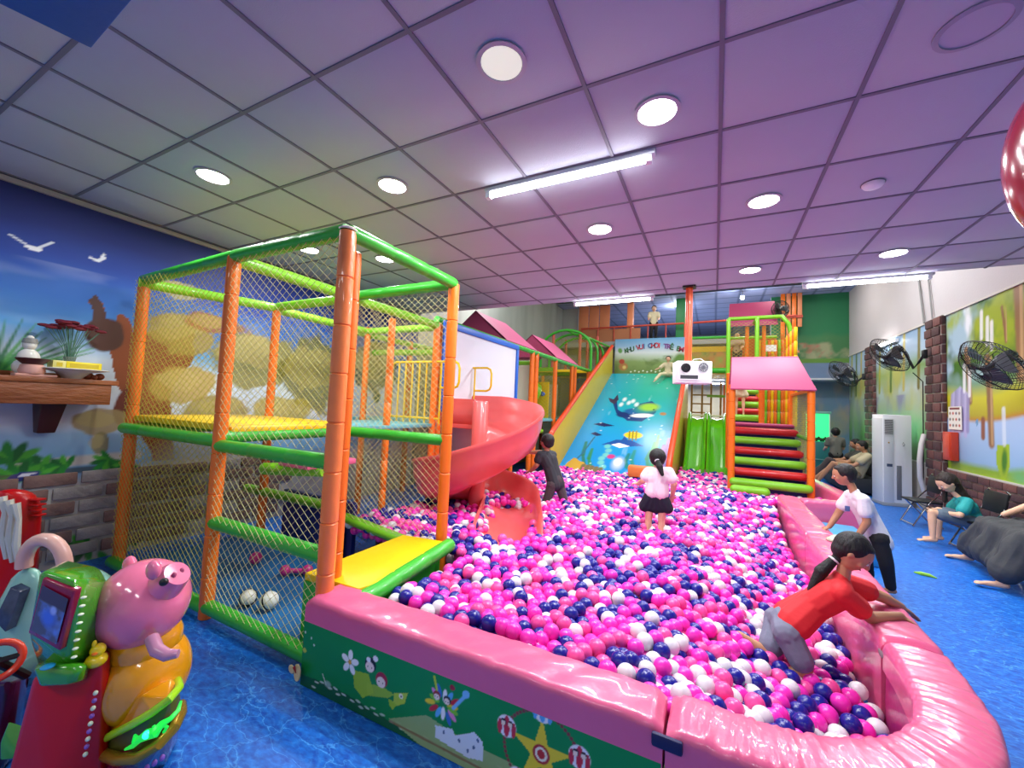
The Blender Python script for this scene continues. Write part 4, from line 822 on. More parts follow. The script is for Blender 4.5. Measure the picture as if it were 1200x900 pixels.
# ================================================================== DOUBLE GREEN SLIDE
GS = mat('green_slide_gloss', '4fae14', .15, coat=.6, var=.05)
for k, (x0, x1, lab) in enumerate(((-.58, -.17, 'glossy green slide lane on the left of the pair'), (-.15, .25, 'glossy green slide lane on the right, beside the stair tower'))):
    t = thing('slide', ((x0+x1)/2, 10, 0), lab, 'slide', 'twin green slides'); vs = []; fs = []; W_ = x1-x0
    pr = [(0, .16), (.03, .18), (.06, .15), (.08, .04), (W_/2, .0), (W_-.08, .04), (W_-.06, .15), (W_-.03, .18), (W_, .16), (W_, -.03), (W_/2, -.06), (0, -.03)]
    ys = [(9.1, .2), (9.3, .24), (9.6, .36), (10.6, 1.15), (10.9, 1.33), (11.2, 1.36)]
    for y, z in ys: vs += [(x0+a, y, z+b_) for a, b_ in pr]
    n = len(pr)
    for i in range(len(ys)-1):
        for j in range(n): l = (j+1) % n; fs.append((i*n+j, i*n+l, (i+1)*n+l, (i+1)*n+j))
    fs += [tuple(range(n)), tuple(range((len(ys)-1)*n, len(ys)*n))[::-1]]
    MB().add(vs, fs).build('chute', GS, t)
    MB().tube([(x0+.06, 11.2, 1.45), (x1-.06, 11.2, 1.45)], .02).build('top_bar', mat('cream_bar', 'e0d8b0', .4), t)
# lower inner room behind the green slides: deck, window frames, lamps
t = thing('inner_platform', (-.2, 12, 0), 'wooden lattice partition seen behind the green slides', 'partition'); WD = mat('tan_wood', 'b08a4c', .6, bump=.1, var=.15)
MB().b2((-.68, 11.2, 0), (.28, 11.3, 1.34)).b2((-.68, 11.3, 1.3), (.3, 12.9, 1.36)).build('platform', OLIVE, t)
for x in (-.62, -.35, -.12, .12): MB().b2((x, 12.6, 1.36), (x+.05, 12.66, 2.4)).build('upright', WD, t, bevel=.004)
for z in (1.5, 1.75, 2.0): MB().b2((-.62, 12.61, z), (-.1, 12.65, z+.04)).build('crossbar', WD, t, bevel=.004)
MB().b2((.2, 12.3, 1.36), (.25, 12.35, 2.3)).build('upright', ORANGE, t); MB().b2((-.2, 12.3, 1.95), (.25, 12.34, 2.02)).build('crossbar', LIME, t)
tube_lamp(-.75, -.35, 13.2, 2.45, 'small tube lamp in the low room behind the green slides, left one', 9); tube_lamp(-.1, .25, 13.6, 2.45, 'small tube lamp in the low room behind the green slides, right one', 9)
# beam and printed board over the green slides
t = thing('bridge_front', (-.2, 11.2, 2.5), 'bridge front above the green slides with net, mural board and green beam', 'bridge')
rail(t, (-.7, 11.2, 2.58), (.3, 11.2, 2.58), .07); rail(t, (-.7, 11.2, 3.42), (.3, 11.2, 3.42), .035)
p = Paint((-.69, 11.22, 2.66), (1, 0, 0), (0, 0, 1), .97, .4, .02, '8a9a3c'); p.mix(np.clip(fbm(p.U*5, p.V*5, 3)*3-1, 0, 1), 'b0803c'); p.mix(np.clip(fbm(p.U*6, p.V*6, 13)*4-2.2, 0, 1), '3f6a2a'); p.build('mural_board', t, print_mat('board_print'), thick=.02)
MB().b2((-.69, 11.9, 2.6), (.3, 11.95, 3.3)).build('back_panel', mat('gold_panel', 'd0a818', .5), t); net(t, (-.69, 11.2, 3.05), (.99, 0, 0), (0, 0, .37), .06, .003, m=NETY, sag=0)
MB().b2((-.69, 11.2, 2.5), (1.4, 12.6, 2.56)).build('floor_deck', YELM, t)
MB().tube([(-.2, 11.7, 2.6), (-.2, 11.7, 3.0), (0, 11.7, 3.02), (.15, 11.7, 3.0), (.15, 11.7, 2.6)], .02).build('hand_loop', YELP, t)

# ================================================================== STAIR TOWER
st = thing('stair_tower', (.8, 8.6, 0), 'stair tower of red and green rollers under a pink roof', 'stair tower')
TX0, TX1, TY0, TY1 = .255, 1.33, 7.62, 9.35
for x, y, z1 in ((TX0, TY0, 2.0), (TX1, TY0, 2.0), (TX0, TY1, 2.35), (TX1, TY1, 2.35), (.83, TY1, 2.5)): post(st, x, y, 0, z1, .052)
roll = [(YY(905, v, 7.3+.24*k if k else 7.25), m_) for k, (v, m_) in enumerate(((578, LIME), (569, LIME), (556, REDF), (543, LIME), (530.5, REDF), (518, LIME), (506.5, REDF), (499, MAROON)))]
for k, (q, m_) in enumerate(roll):
    z = q.z; x1 = TX1 if k else .75
    MB().cap((TX0+.04, q.y, z), (x1-.05, q.y, z), .068 if k < 7 else .04, seg=16).build('roller', m_, st)
    if k: MB().b2((TX0+.03, q.y+.07, z-.14), (TX1-.03, q.y+.1, z+.02)).build('riser', NAVYF, st)
ztop = roll[-1][0].z
MB().b2((TX0, TY1-.35, ztop-.05), (TX1, 11.2, ztop)).build('landing', mat('tan_deck', 'c8a878', .5), st, bevel=.006)
for k, (v, m_) in enumerate(((489.5, LIME), (482, REDF), (474, LIME), (467.5, REDF), (459, LIME), (451, REDF))):
    q = YY(872, v, 9.55+.22*k); MB().cap((TX0+.04, q.y, q.z), (.8, q.y, q.z), .065, seg=14).build('roller', m_, st); MB().b2((TX0+.03, q.y+.07, q.z-.14), (.82, q.y+.1, q.z)).build('riser', NAVYF, st)
ra, rb, rc, rd = Vector((TX0-.03, 7.5, 1.93)), Vector((TX1+.05, 7.5, 1.93)), Vector((TX1-.1, 8.05, 2.5)), Vector((TX0+.0, 8.05, 2.5))
MB().prism([ra, rb, rc, rd], (0, .025, -.02)).build('roof', PINKR, st, bevel=.006)
MB().prism([rd, rc, Vector((TX1+.05, 8.65, 2.0)), Vector((TX0-.03, 8.65, 2.0))], (0, .02, .02)).build('roof', PINKR, st, bevel=.006)
for x in (TX0, TX1): rail(st, (x, TY0, 1.93), (x, TY1, 1.93), .03, ORANGE)
rail(st, (TX1, TY0, 1.15), (TX1, TY1, 1.2), .03, GREENP)
net(st, (TX1, TY0+.1, .5), (0, TY1-TY0-.1, 0), (0, 0, 1.4), .06, .003, m=NETY)
cw = thing('foam_post_screen', (1.1, 11.2, 1.2), 'row of orange and yellow upright foam tubes behind the stair tower', 'post screen')
for k in range(9): post(cw, .87+k*.066, 11.15-.0*k, ztop, 3.3, .032, [ORANGE, YELM, ORANGE, LIME][k % 4])
for k in range(6): post(cw, 1.42, 9.6+k*.25, ztop, 3.3, .032, [YELM, ORANGE][k % 2])
ut = thing('upper_tower', (.8, 10.8, 2.5), 'upper tower of bent green pipes with a deep pink roof behind the stair roof', 'tower')
for x in (.26, .83):
    MB().tube([(x, 10.5, 2.0), (x, 10.5, 3.62), (x, 10.52, 3.68), (x, 10.6, 3.72), (x, 11.2, 3.74)], .045).build('pipe', LIME, ut)
MB().tube([(1.52, 10.5, 2.55), (1.5, 10.5, 3.2), (1.42, 10.5, 3.55), (1.3, 10.5, 3.72), (1.2, 10.6, 3.74), (.26, 10.6, 3.74)], .045).build('pipe', LIME, ut)
MB().tube([(.26, 11.3, 3.4), (1.3, 11.3, 3.4)], .035).build('pipe', LIME, ut)
MB().prism([(.26, 11.1, 3.66), (1.3, 11.1, 3.66), (1.26, 11.4, 4.3), (.3, 11.4, 4.3)], (0, .03, 0)).build('roof', MAROON, ut, bevel=.006)
net(ut, (.28, 10.6, 2.6), (1.1, 0, 0), (0, 0, 1.05), .07, .003, m=NETY); MB().b2((.3, 12.2, 2.6), (1.4, 12.25, 3.6)).build('back_panel', mat('rust_panel', 'b8602a', .5), ut)
for x in (.66, 1.0): post(ut, x, 10.9, 2.55, 3.6, .04)
MB().b2((1.0, 10.9, 3.0), (1.25, 10.92, 3.15)).build('shelf_box', WHITE, ut)

# ================================================================== MEZZANINE
mz = thing('mezzanine_rail', (-1.8, 12.7, 3.66), 'red pipe railing with boards along the upper floor', 'railing')
RP = mat('red_pipe', 'b8402c', .4); MB().tube([(-4.0, 12.75, 4.12), (-.85, 12.75, 4.14)], .03).build('top_rail', RP, mz); MB().tube([(-.6, 12.75, 4.14), (1.9, 12.75, 4.2)], .03).build('top_rail', RP, mz)
for k in range(7): x = -3.95+k*.52; MB().tube([(x, 12.75, 3.66), (x, 12.75, 4.12)], .018).build('baluster', RP, mz)
MB().b2((-4.1, 12.78, 3.66), (-2.1, 12.8, 4.08)).build('infill_board', mat('rust_board', 'a86a44', .55), mz)
OB = mat('salmon_board', 'e08a5c', .5, var=.08)
t = thing('board_wall', (-3.7, 13.1, 3.66), 'salmon boards behind the upper railing on the left', 'boards')
for k in range(3): MB().b2((-4.2+k*.36, 13.1, 3.66), (-3.86+k*.36, 13.13, 5.1)).build('board', OB, t, bevel=.004)
for x, w_, m_, lab, y in ((-2.45, .18, OB, 'salmon square pillar on the upper floor', 13.0), (-.92, .34, mat('green_pillar', '1f7a44', .5), 'dark green pillar left of the hanging orange pole', 13.0)):
    t = thing('pillar', (x, y, 3.66), lab, 'pillar'); MB().b2((x-w_/2, y-.1, 3.67), (x+w_/2, y+.1, 4.94)).build('shaft', m_, t, bevel=.01); MB().b2((x-w_/2-.02, y-.12, 3.665), (x+w_/2+.02, y+.12, 3.72)).build('plinth', m_, t, bevel=.006)
t = thing('orange_lattice', (1.9, 13.5, 3.3), 'stepped orange timber strips on the green wall', 'lattice')
for k in range(4): MB().b2((1.62+k*.13, 13.3, [3.3, 3.3, 3.3, 4.0][k]), (1.72+k*.13, 13.36, 5.05)).build('strip', [ORANGE, OB][k % 2], t, bevel=.004)
MB().b2((1.5, 13.26, 4.25), (2.12, 13.3, 4.32)).build('cross_strip', RP, t); MB().b2((1.5, 13.28, 3.28), (2.05, 13.3, 3.34)).build('cross_strip', OB, t)
def bulb(c, lab):
    t = thing('hanging_lamp', c, lab, 'lamp', 'small hanging lamps'); MB().ell(c, (.05, .05, .045)).build('bulb', mat('bulb_glow', 'ffffff', .4, emit='f4f8ff', es=40), t); MB().tube([c, Vector((c.x, c.y, 4.94 if c.y > 13 else 5.19))], .005, 6).build('cord', BLACK, t)
    MB().lathe([(.02, .03), (.06, .04), (.02, .07)], c).build('cap', WHITE, t)
    l = bpy.data.lights.new('bulb_light', 'POINT'); l.energy = 45; l.shadow_soft_size = .06; l.color = (.9, .94, 1); o = bpy.data.objects.new('bulb_light', l); o.location = c+Vector((0, -.12, -.1)); link(o, t)
bulb(YY(793, 356, 13.4)+Vector((0, .5, 0)), 'small bright hanging lamp left of the orange pole'); bulb(YY(870, 349, 12.4), 'small bright hanging lamp above the pink upper roof')
# interactive projector on its pole
t = thing('projector', (-.3, 5.4, 2.0), 'white projector box hanging on an orange pole from the ceiling', 'projector')
PO = mat('red_orange_pole', 'e85a24', .3, coat=.3)
b = MB()
for dx, dy in ((-.022, 0), (0, -.014), (.022, 0)): b.tube([(-.305+dx, 5.4+dy, 2.1), (-.305+dx, 5.4+dy, CZ-.02)], .02, 12)
b.build('pole', PO, t); MB().b2((-.38, 5.33, CZ-.02), (-.23, 5.47, CZ-.004)).build('ceiling_plate', BLACK, t)
c = YY(810, 436, 5.3); bx = Vector((c.x, 5.42, c.z)); MB().box(bx, (.4, .26, .27), .28).build('case', WHITE, t, bevel=.008)
Mr = Matrix.Rotation(.28, 4, 'Z'); Lc = lambda x, y, z: bx+(Mr @ Vector((x, y, z)))
nrm = Mr @ Vector((0, -1, 0))
MB().lathe([(.055, 0), (.055, .012), (.04, .016), (.001, .01)], Lc(-.1, -.13, .05), axis=nrm).build('lens_port', BLACK, t)
fm = MB().lathe([(.05, 0), (.055, .01), (.045, .006)], Lc(.1, -.13, .06), axis=nrm)
for k in range(6): a = math.pi*k/6; fm.tube([Lc(.1-.045*math.cos(a), -.138, .06-.045*math.sin(a)), Lc(.1+.045*math.cos(a), -.138, .06+.045*math.sin(a))], .004, 5)
fm.build('fan_grille', mat('grey_grille', '70747a', .4), t)
MB().box(Lc(-.06, -.131, -.065), (.2, .01, .05), .28).build('slot', mat('slot_dark', '3a3c40', .5), t)
MB().box(Lc(-.06, -.134, -.092), (.22, .016, .012), .28).build('slot_lip', WHITE, t)
MB().tube([Lc(.0, 0, .135), Lc(.02, 0, .17), Lc(.1, 0, .18), Lc(.17, 0, .13), Lc(.17, 0, .1)], .004, 8).build('cable', WHITE, t)

# ================================================================== RIGHT SIDE FITTINGS
t = thing('air_conditioner', (2.9, 9.75, 0), 'tall white floor-standing air conditioner by the brick pier', 'air conditioner')
AX0, AX1, AY0, AY1, AZ = 2.62, 3.14, 9.45, 9.85, 1.62
Ma = .18
MB().box((2.88, 9.68, AZ/2+.03), (.42, .34, AZ-.06), Ma).build('cabinet', mat('ac_white', 'f0f3f4', .3), t, bevel=.012)
MB().box((2.88, 9.68, .03), (.44, .36, .06), Ma).build('base', mat('ac_grey', '9aa0a4', .5), t, bevel=.006)
Mq = Matrix.Rotation(Ma, 4, 'Z'); Q = lambda x, y, z: Vector((2.88, 9.68, 0))+(Mq @ Vector((x, y, z)))
MB().box(Q(-.212, 0, .8), (.012, .32, 1.5), Ma).build('front_panel', mat('ac_front', 'd4dadc', .35), t, bevel=.004)
MB().box(Q(-.13, -.172, .8), (.15, .012, 1.5), Ma).build('side_strip', mat('ac_front'), t, bevel=.003)
b = MB()
for k in range(11): b.box(Q(-.13, -.18, 1.28+k*.024), (.12, .012, .009), Ma)
b.build('outlet_louver', mat('dark_louver', '2c2f33', .5), t)
MB().box(Q(.02, -.173, .42), (.07, .01, .6), Ma).build('intake_grille', mat('grey_grille'), t, bevel=.002)
MB().ell(Q(-.13, -.18, 1.12), (.012, .006, .014)).build('emblem', mat('gold_mark', 'b08a30', .4), t)
MB().box(Q(-.12, -.18, .72), (.08, .006, .05), Ma).build('display', mat('dark_display', '40506a', .3), t)
MB().tube([Q(.07, -.176, 1.1), Q(.08, -.18, 1.14), Q(.1, -.178, 1.1), Q(.09, -.178, 1.07), Q(.07, -.178, 1.08)], .004, 5).build('swirl_mark', mat('grey_grille'), t)
MB().tube([(3.12, 9.1, .35), (3.05, 9.05, .6), (3.03, 9.0, .9), (3.06, 9.02, 1.15), (3.12, 9.1, 1.3)], .035, 10).build('hose', mat('white_hose', 'd8d8d4', .5), t)
def fan(c, axis, r, label, arm):
    c = Vector(c); axis = Vector(axis).normalized(); X, Yv = frame_of(axis); t = thing('wall_fan', c, label, 'fan', 'black wall fans'); P = lambda a, q, h: c+axis*h+(X*math.cos(a)+Yv*math.sin(a))*q
    b = MB()
    for h, q in ((.0, r), (.1, r*.76), (.13, r*.35), (-.09, r*.75), (-.11, r*.3)): b.tube([P(2*math.pi*k/28, q, h) for k in range(28)], .004 if h else .007, 5, closed=True)
    for k in range(44):
        a = 2*math.pi*k/44; b.tube([P(a, r*.12, .135), P(a+.1, r*.45, .125), P(a+.15, r*.8, .09), P(a+.15, r, 0), P(a+.15, r*.8, -.08), P(a+.1, r*.4, -.105)], .003, 4, caps=False)
    b.build('cage', BLACK, t)
    for k in range(3):
        a0 = 2*math.pi*k/3; vs = []; 
        for i in range(5):
            q = r*(.12+.72*i/4); wd = .25+.35*math.sin(math.pi*(i+1)/6)
            vs += [P(a0-wd, q, .02), P(a0+wd, q, -.02), P(a0+wd, q, -.024), P(a0-wd, q, .016)]
        fs = []
        for i in range(4):
            for j in range(4): l = (j+1) % 4; fs.append((i*4+j, i*4+l, i*4+4+l, i*4+4+j))
        fs += [(0, 1, 2, 3), (19, 18, 17, 16)]; MB().add(vs, fs).build('blade', mat('smoke_blade', '4a4e52', .3), t)
    MB().lathe([(.001, .1), (.04, .095), (.045, .08), (.03, .03), (.05, -.06), (.065, -.09), (.06, -.2), (.03, -.23), (.001, -.235)], c, axis, 20).build('motor_hub', mat('dark_grey_plastic', '22252a', .4), t)
    MB().tube([c-axis*.18, c-axis*.2+Vector((.06, 0, -.08))]+[Vector(q) for q in arm], .02, 10).build('arm', BLACK, t)
    e = Vector(arm[-1]); MB().box(e, (.05, .1, .14)).build('wall_bracket', BLACK, t, bevel=.006)
def fax(c):
    d = (Vector(c)-Vector(E0)).normalized(); rt_ = d.cross(Vector((0, 0, 1))).normalized(); up_ = rt_.cross(d)
    return tuple(-rt_*.62-up_*.5-d*.42)
fan(XX(1163, 428, 2.7), fax(XX(1163, 428, 2.7)), .33, 'large black wall fan in front of the forest mural, nearest fan', [(3.05, 6.25, 2.1), (WR-.03, 6.2, 2.2)])
fan(XX(1042, 416, 2.66), fax(XX(1042, 416, 2.66)), .34, 'black wall fan mounted on the brick pier above the air conditioner', [(2.95, 8.95, 2.4), (3.0, 8.9, 2.5), (3.05, 8.85, 2.62)])
fan(XX(988, 438, 2.55), fax(XX(988, 438, 2.55)), .34, 'farthest black wall fan, low on the second brick pier', [(2.9, 11.9, 2.35), (3.05, 11.85, 2.5)])
fan((1.33, 11.0, 4.0), (-.6, -.7, -.3), .2, 'small dark fan above the pink upper roof', [(1.42, 11.3, 3.9), (1.42, 11.38, 3.85)])
# small tube lamp on the right wall
t = thing('wall_lamp', (3.1, 10.9, 3.05), 'short glaring lamp on the right wall above the middle fan', 'lamp')
MB().cap((3.12, 10.4, 3.1), (3.12, 11.3, 3.1), .025).build('tube', LAMPE, t); MB().b2((3.14, 10.35, 3.07), (WR-.002, 11.35, 3.13)).build('bracket', WHITE, t)
area('wall_lamp_light', (3.05, 10.85, 3.08), .05, .9, 12, (.9, 1, .98), (0, R_(60), 0))
MB().tube([(WR-.03, 8.9, 3.2), (WR-.02, 9.1, 4.2), (WR-.02, 9.3, 5.1)], .012, 6).build('trim_7', mat('grey_cable', '8a8a88', .6))['kind'] = 'structure'
MB().tube([(WR-.03, 9.2, 3.2), (WR-.02, 9.5, 4.4), (WR-.02, 9.6, 5.1)], .014, 6).build('trim_8', mat('grey_cable'))['kind'] = 'structure'
MB().tube([(WR-.04, 9.25, .5), (WR-.035, 9.25, 2.2), (3.02, 9.2, 2.35)], .008, 6).build('trim_9', BLACK)['kind'] = 'structure'
# notices on the wall by the pier
t = thing('wall_notice', (WR-.01, 8.45, 1.6), 'white printed calendar sheet beside the brick pier', 'notice')
p = Paint((WR-.02, 8.47, 1.42), (0, -1, 0), (0, 0, 1), .36, .34, .01, 'e8e4d8')
for a in range(4):
    for b_ in range(3): p.ell((.05+.085*a, .06+.09*b_), .03, .025, ['b84a3c', '5a5a60', '8a6a50'][(a+b_) % 3], 0, .3)
p.poly([(.04, .3), (.32, .3), (.32, .325), (.04, .325)], '7a3030'); p.build('sheet', t, print_mat('board_print'), thick=.008)
t = thing('fire_cabinet', (WR-.05, 8.45, 1.1), 'red box on the wall under the calendar sheet', 'box'); MB().b2((WR-.09, 8.22, .96), (WR-.005, 8.47, 1.38)).build('box', mat('box_red', 'c43a1c', .35), t, bevel=.008)
MB().b2((WR-.096, 8.25, 1.0), (WR-.09, 8.44, 1.34)).build('door', mat('box_door', 'd0482a', .35), t, bevel=.002)
# folding chairs
CH = mat('chair_black', '15161a', .5)
def chair(x, y, rz, label, q=.84):
    t = thing('folding_chair', (x, y, 0), label, 'chair', 'black chairs along the right wall'); M = Matrix.Rotation(rz, 3, 'Z'); L = lambda a, b_, c: M @ Vector((a*q, b_*q, c*q))+Vector((x, y, 0)); r = .011
    # faces -x : seat centre at origin
    MB().box(L(0, 0, .43), (.33, .35, .03), rz).build('seat', CH, t, bevel=.012); MB().box(L(.2, 0, .72), (.03, .36, .24), M=M @ Matrix.Rotation(.16, 3, 'Y')).build('backrest', CH, t, bevel=.012)
    for s in (-1, 1):
        MB().tube([L(-.2, s*.2, .01), L(.0, s*.2, .4), L(.17, s*.2, .6), L(.24, s*.2, .86), L(.23, s*.16, .885)], r, 8).build('leg', CHROME, t)
        MB().tube([L(.2, s*.18, .01), L(-.14, s*.18, .41)], r, 8).build('leg', CHROME, t)
    MB().tube([L(-.19, -.2, .03), L(-.19, .2, .03)], r, 8).build('crossbar', CHROME, t); MB().tube([L(.19, -.18, .03), L(.19, .18, .03)], r, 8).build('crossbar', CHROME, t)
    return t
chair(2.72, 8.05, .1, 'empty black folding chair between the woman in teal and the air conditioner'); chair(2.8, 6.85, .1, 'black folding chair under the woman in teal'); chair(2.86, 6.2, .1, 'black folding chair right of the woman in teal')
chair(2.9, 5.55, .1, 'black folding chair under the person in the long dark skirt')
# black bag on the chair
tag(MB().ell((2.9, 6.2, .46), (.12, .15, .085)).ell((2.88, 6.12, .49), (.08, .1, .07)).build('bag', mat('black_cloth', '17181c', .8, bump=.4)), 'black cloth bag on the chair right of the woman in teal', 'bag')
# green lit tank and reclining area at the far right
t = thing('fish_tank', (2.45, 12.9, 0), 'glowing green tank on a teal cabinet at the far right end', 'tank')
MB().b2((2.15, 12.7, .0), (2.62, 13.1, .9)).build('cabinet', mat('teal_cabinet', '2f7a7a', .4), t, bevel=.01); MB().b2((2.13, 12.68, .45), (2.64, 12.7, .47)).build('cabinet_trim', mat('pale_teal', '7fb8b0', .4), t)
MB().b2((2.17, 12.72, .92), (2.6, 13.08, 1.62)).build('lit_water', mat('green_glow', '40e080', .3, emit='38f090', es=1.3), t)
for x in (2.16, 2.59): MB().b2((x, 12.7, .9), (x+.02, 12.73, 1.66)).build('corner_post', WHITE, t)
MB().b2((2.14, 12.69, 1.62), (2.63, 13.1, 1.68)).build('lid', mat('pale_teal'), t, bevel=.005)
b = MB()
for k in range(9): b.ell((2.2+.045*k, 12.72, .97+.02*math.sin(k*2)), (.03, .02, .05))
b.build('water_plants', mat('dark_plant', '124a20', .7), t)
area('tank_light', (2.4, 12.6, 1.3), .5, .6, 8, (.2, 1, .45), (R_(-90), 0, 0))
t = thing('lounge_seat', (2.75, 10.9, 0), 'dark low lounge seat along the wall at the far right', 'seat'); MB().b2((2.35, 10.4, .05), (3.1, 12.3, .34)).build('base', mat('dark_seat', '24282c', .6), t, bevel=.03); MB().b2((2.9, 10.4, .34), (3.12, 12.3, .8)).build('backrest', mat('dark_seat'), t, bevel=.04)
tag(MB().b2((1.02, 5.45, .0), (1.55, 6.38, .2)).build('blue_platform', mat('cyan_print', '3aa4d8', .3, var=.3, vscale=7), bevel=.02), 'low light blue platform in the angle of the pink pads', 'platform')
tag(MB().tube([(1.8, 5.5, .006), (1.84, 5.46, .014), (1.9, 5.45, .012), (1.94, 5.42, .006)], [.006, .02, .016, .004], 8).build('leaf_toy', mat('toy_lime', '8fc83a', .5)), 'small lime green toy strip lying on the blue floor', 'toy')
o = MB().ell((1.13, 4.25, .47), (.05, .04, .02)).ell((1.06, 4.3, .462), (.05, .03, .012)); 
# small heap of clear bag on the pad in front of the boy
tag(MB().ell((1.0, 4.42, .475), (.1, .06, .035)).ell((.93, 4.38, .468), (.06, .05, .025)).build('plastic_bag', mat('crumpled_film', 'b9c0a8', .25, bump=.8, bscale=25, var=.3)), 'crumpled pale plastic bag lying on the pink pad by the boy', 'bag')

# ================================================================== LEFT WALL SHELF
SHW = mat('carved_brown_wood', '8a4a20', .45, bump=.5, bscale=30, var=.3, vscale=12, stretch=(1, .35, 1.5))
t = thing('wall_shelf', (-4.62, 1.0, 1.45), 'carved brown wooden altar shelf on the left mural wall', 'shelf')
MB().b2((WL+.002, .3, 1.52), (-4.45, 1.5, 1.56)).build('top_board', SHW, t, bevel=.006); MB().b2((-4.49, .3, 1.36), (-4.46, 1.46, 1.52)).build('carved_apron', SHW, t, bevel=.004); MB().b2((WL+.002, 1.43, 1.36), (-4.47, 1.46, 1.52)).build('side_apron', SHW, t, bevel=.004)
hull([(WL+.002, 1.12, 1.36), (-4.62, 1.12, 1.36), (WL+.002, 1.26, 1.36), (-4.62, 1.26, 1.36), (WL+.002, 1.14, 1.12), (-4.74, 1.14, 1.12), (WL+.002, 1.24, 1.12), (-4.74, 1.24, 1.12)], 'bracket', mat('dark_wood', '4a2014', .5), t, .008)
MB().b2((WL+.003, .3, 1.56), (WL+.03, 1.5, 1.6)).build('back_rail', SHW, t, bevel=.003)
SZ = 1.56; q = lambda u, v, x=-4.6: XX(u, v, x)
c = q(32, 432); t = thing('figurine', (c.x, c.y, SZ), 'small white porcelain seated figure on the shelf', 'figurine'); PW = mat('porcelain', 'e6e4da', .25)
MB().ell((c.x, c.y, SZ+.07), (.07, .08, .07)).ell((c.x, c.y, SZ+.14), (.05, .06, .07)).build('robe', PW, t); MB().ell((c.x, c.y, SZ+.24), (.038, .038, .045)).ell((c.x, c.y, SZ+.29), (.02, .02, .02)).build('head', PW, t); MB().lathe([(.001, .045), (.035, .035), (.041, .012), (.042, 0)], (c.x, c.y, SZ+.25)).build('grey_hood', mat('grey_glaze', '8a8a84', .4), t)
c = q(38, 428, -4.52); t = thing('incense_bowl', (c.x, c.y, SZ), 'pink tray with a dark offering bowl before the porcelain figure', 'bowl')
MB().b2((c.x-.05, c.y-.09, SZ), (c.x+.05, c.y+.12, SZ+.02)).build('tray', mat('pink_tray', 'd8a090', .5), t, bevel=.006); MB().lathe([(.001, .02), (.06, .02), (.07, .04), (.06, .085), (.05, .09)], (c.x, c.y, SZ)).build('stand', mat('pink_tray'), t); MB().lathe([(.001, .09), (.05, .09), (.09, .13), (.085, .135), (.04, .1), (.001, .1)], (c.x, c.y, SZ)).build('dark_dish', mat('dark_maroon', '4a1a1a', .4), t)
YB_ = mat('yellow_box', 'e6d21a', .4)
for k, (u0, u1, dz) in enumerate(((58, 74, 0), (74, 116, 0))):
    a, b_ = q(u0, 430, -4.56), q(u1, 430, -4.56); t = thing('offering_box', (a.x, (a.y+b_.y)/2, SZ), ['short pale yellow packet at the left of the shelf boxes', 'long bright yellow box lying on the right end of the shelf'][k], 'box')
    MB().b2((a.x-.06, a.y, SZ+.075), (a.x+.06, b_.y, SZ+.135)).build('box', YB_ if k else mat('pale_yellow_box', 'd8cf7a', .4), t, bevel=.004); MB().b2((a.x+.06, a.y+.02, SZ+.09), (a.x+.062, b_.y-.02, SZ+.12)).build('label_strip', mat('gold_strip', 'c8b020', .5), t)
c = q(85, 440, -4.56); tag(MB().lathe([(.001, 0), (.05, .0), (.1, .05), (.3*.7, .073), (.2, .078), (.001, .07)], (c.x, c.y, SZ)).build('plate_stand', PW), 'white footed dish holding the yellow boxes on the shelf', 'dish')
c = q(80, 436, -4.7); t = thing('flower_vase', (c.x, c.y, SZ), 'glass vase of dark red flowers on the shelf', 'vase')
MB().lathe([(.001, 0), (.035, 0), (.045, .06), (.03, .13), (.04, .18)], (c.x, c.y, SZ)).build('vase', mat('clear_glass', 'dfe8e8', .1, trans=.8), t)
b = MB(); st_ = MB(); rr = random.Random(3)
for k in range(26):
    a = rr.random()*6.28; L = rr.random()*.17; e = Vector((c.x+L*math.cos(a)*.6, c.y+L*math.sin(a), SZ+.40+.05*rr.random()+.02*math.cos(L*12)))
    st_.tube([(c.x, c.y, SZ+.08), (c.x+(e.x-c.x)*.3, c.y+(e.y-c.y)*.3, SZ+.25), e], .0025, 5); b.ell(e, (.028, .038, .014), seg=8, rings=5)
b.build('petals', mat('dark_red_petal', '7a1024', .6), t); st_.build('stems', mat('stem_green', '5f8f7a', .6), t)
c = q(103, 440, -4.55); tag(MB().ell((c.x, c.y, SZ+.03), (.03, .035, .03)).ell((c.x, c.y+.07, SZ+.028), (.03, .03, .028)).ell((c.x+.03, c.y+.03, SZ+.02), (.02, .02, .02)).build('fruit', mat('brown_fruit', '7a3a1c', .5)), 'small brown fruit offerings at the right end of the shelf', 'fruit')

# ================================================================== KIDDIE RIDES
GLR = mat('glossy_red', 'c40806', .3, coat=0); GLG = mat('glossy_green', '3f9a1c', .15, coat=.8); GLT = mat('mint_gloss', '8fc8b8', .15, coat=.8); GLP = mat('pink_gloss', 'f07a9c', .16, coat=.8); GLO = mat('amber_gloss', 'e89a10', .18, coat=.8)
GOLD = mat('gold_rim', 'b8902c', .25, metal=.6); LGT = mat('lime_edge', 'a4e020', .25, coat=.4)
t = thing('kiddie_ride', DD(110, 860, 1.6), 'red and green coin ride with a screen and a plain pink pig figure', 'kiddie ride')
hull([DD(38, 792, 1.38), DD(128, 760, 1.42), DD(132, 860, 1.5), DD(60, 930, 1.36), DD(-5, 960, 1.38), DD(120, 960, 1.45), DD(130, 760, 1.66), DD(70, 780, 1.68), DD(30, 930, 1.7), ZZ(120, 910, .02)], 'red_body', GLR, t, .02)
hull([DD(46, 668, 1.34), DD(94, 682, 1.32), DD(80, 775, 1.33), DD(32, 745, 1.36), DD(75, 655, 1.55), DD(118, 664, 1.55), DD(128, 685, 1.52), DD(128, 765, 1.5), DD(100, 790, 1.45), DD(46, 792, 1.45)], 'screen_housing', GLG, t, .02)
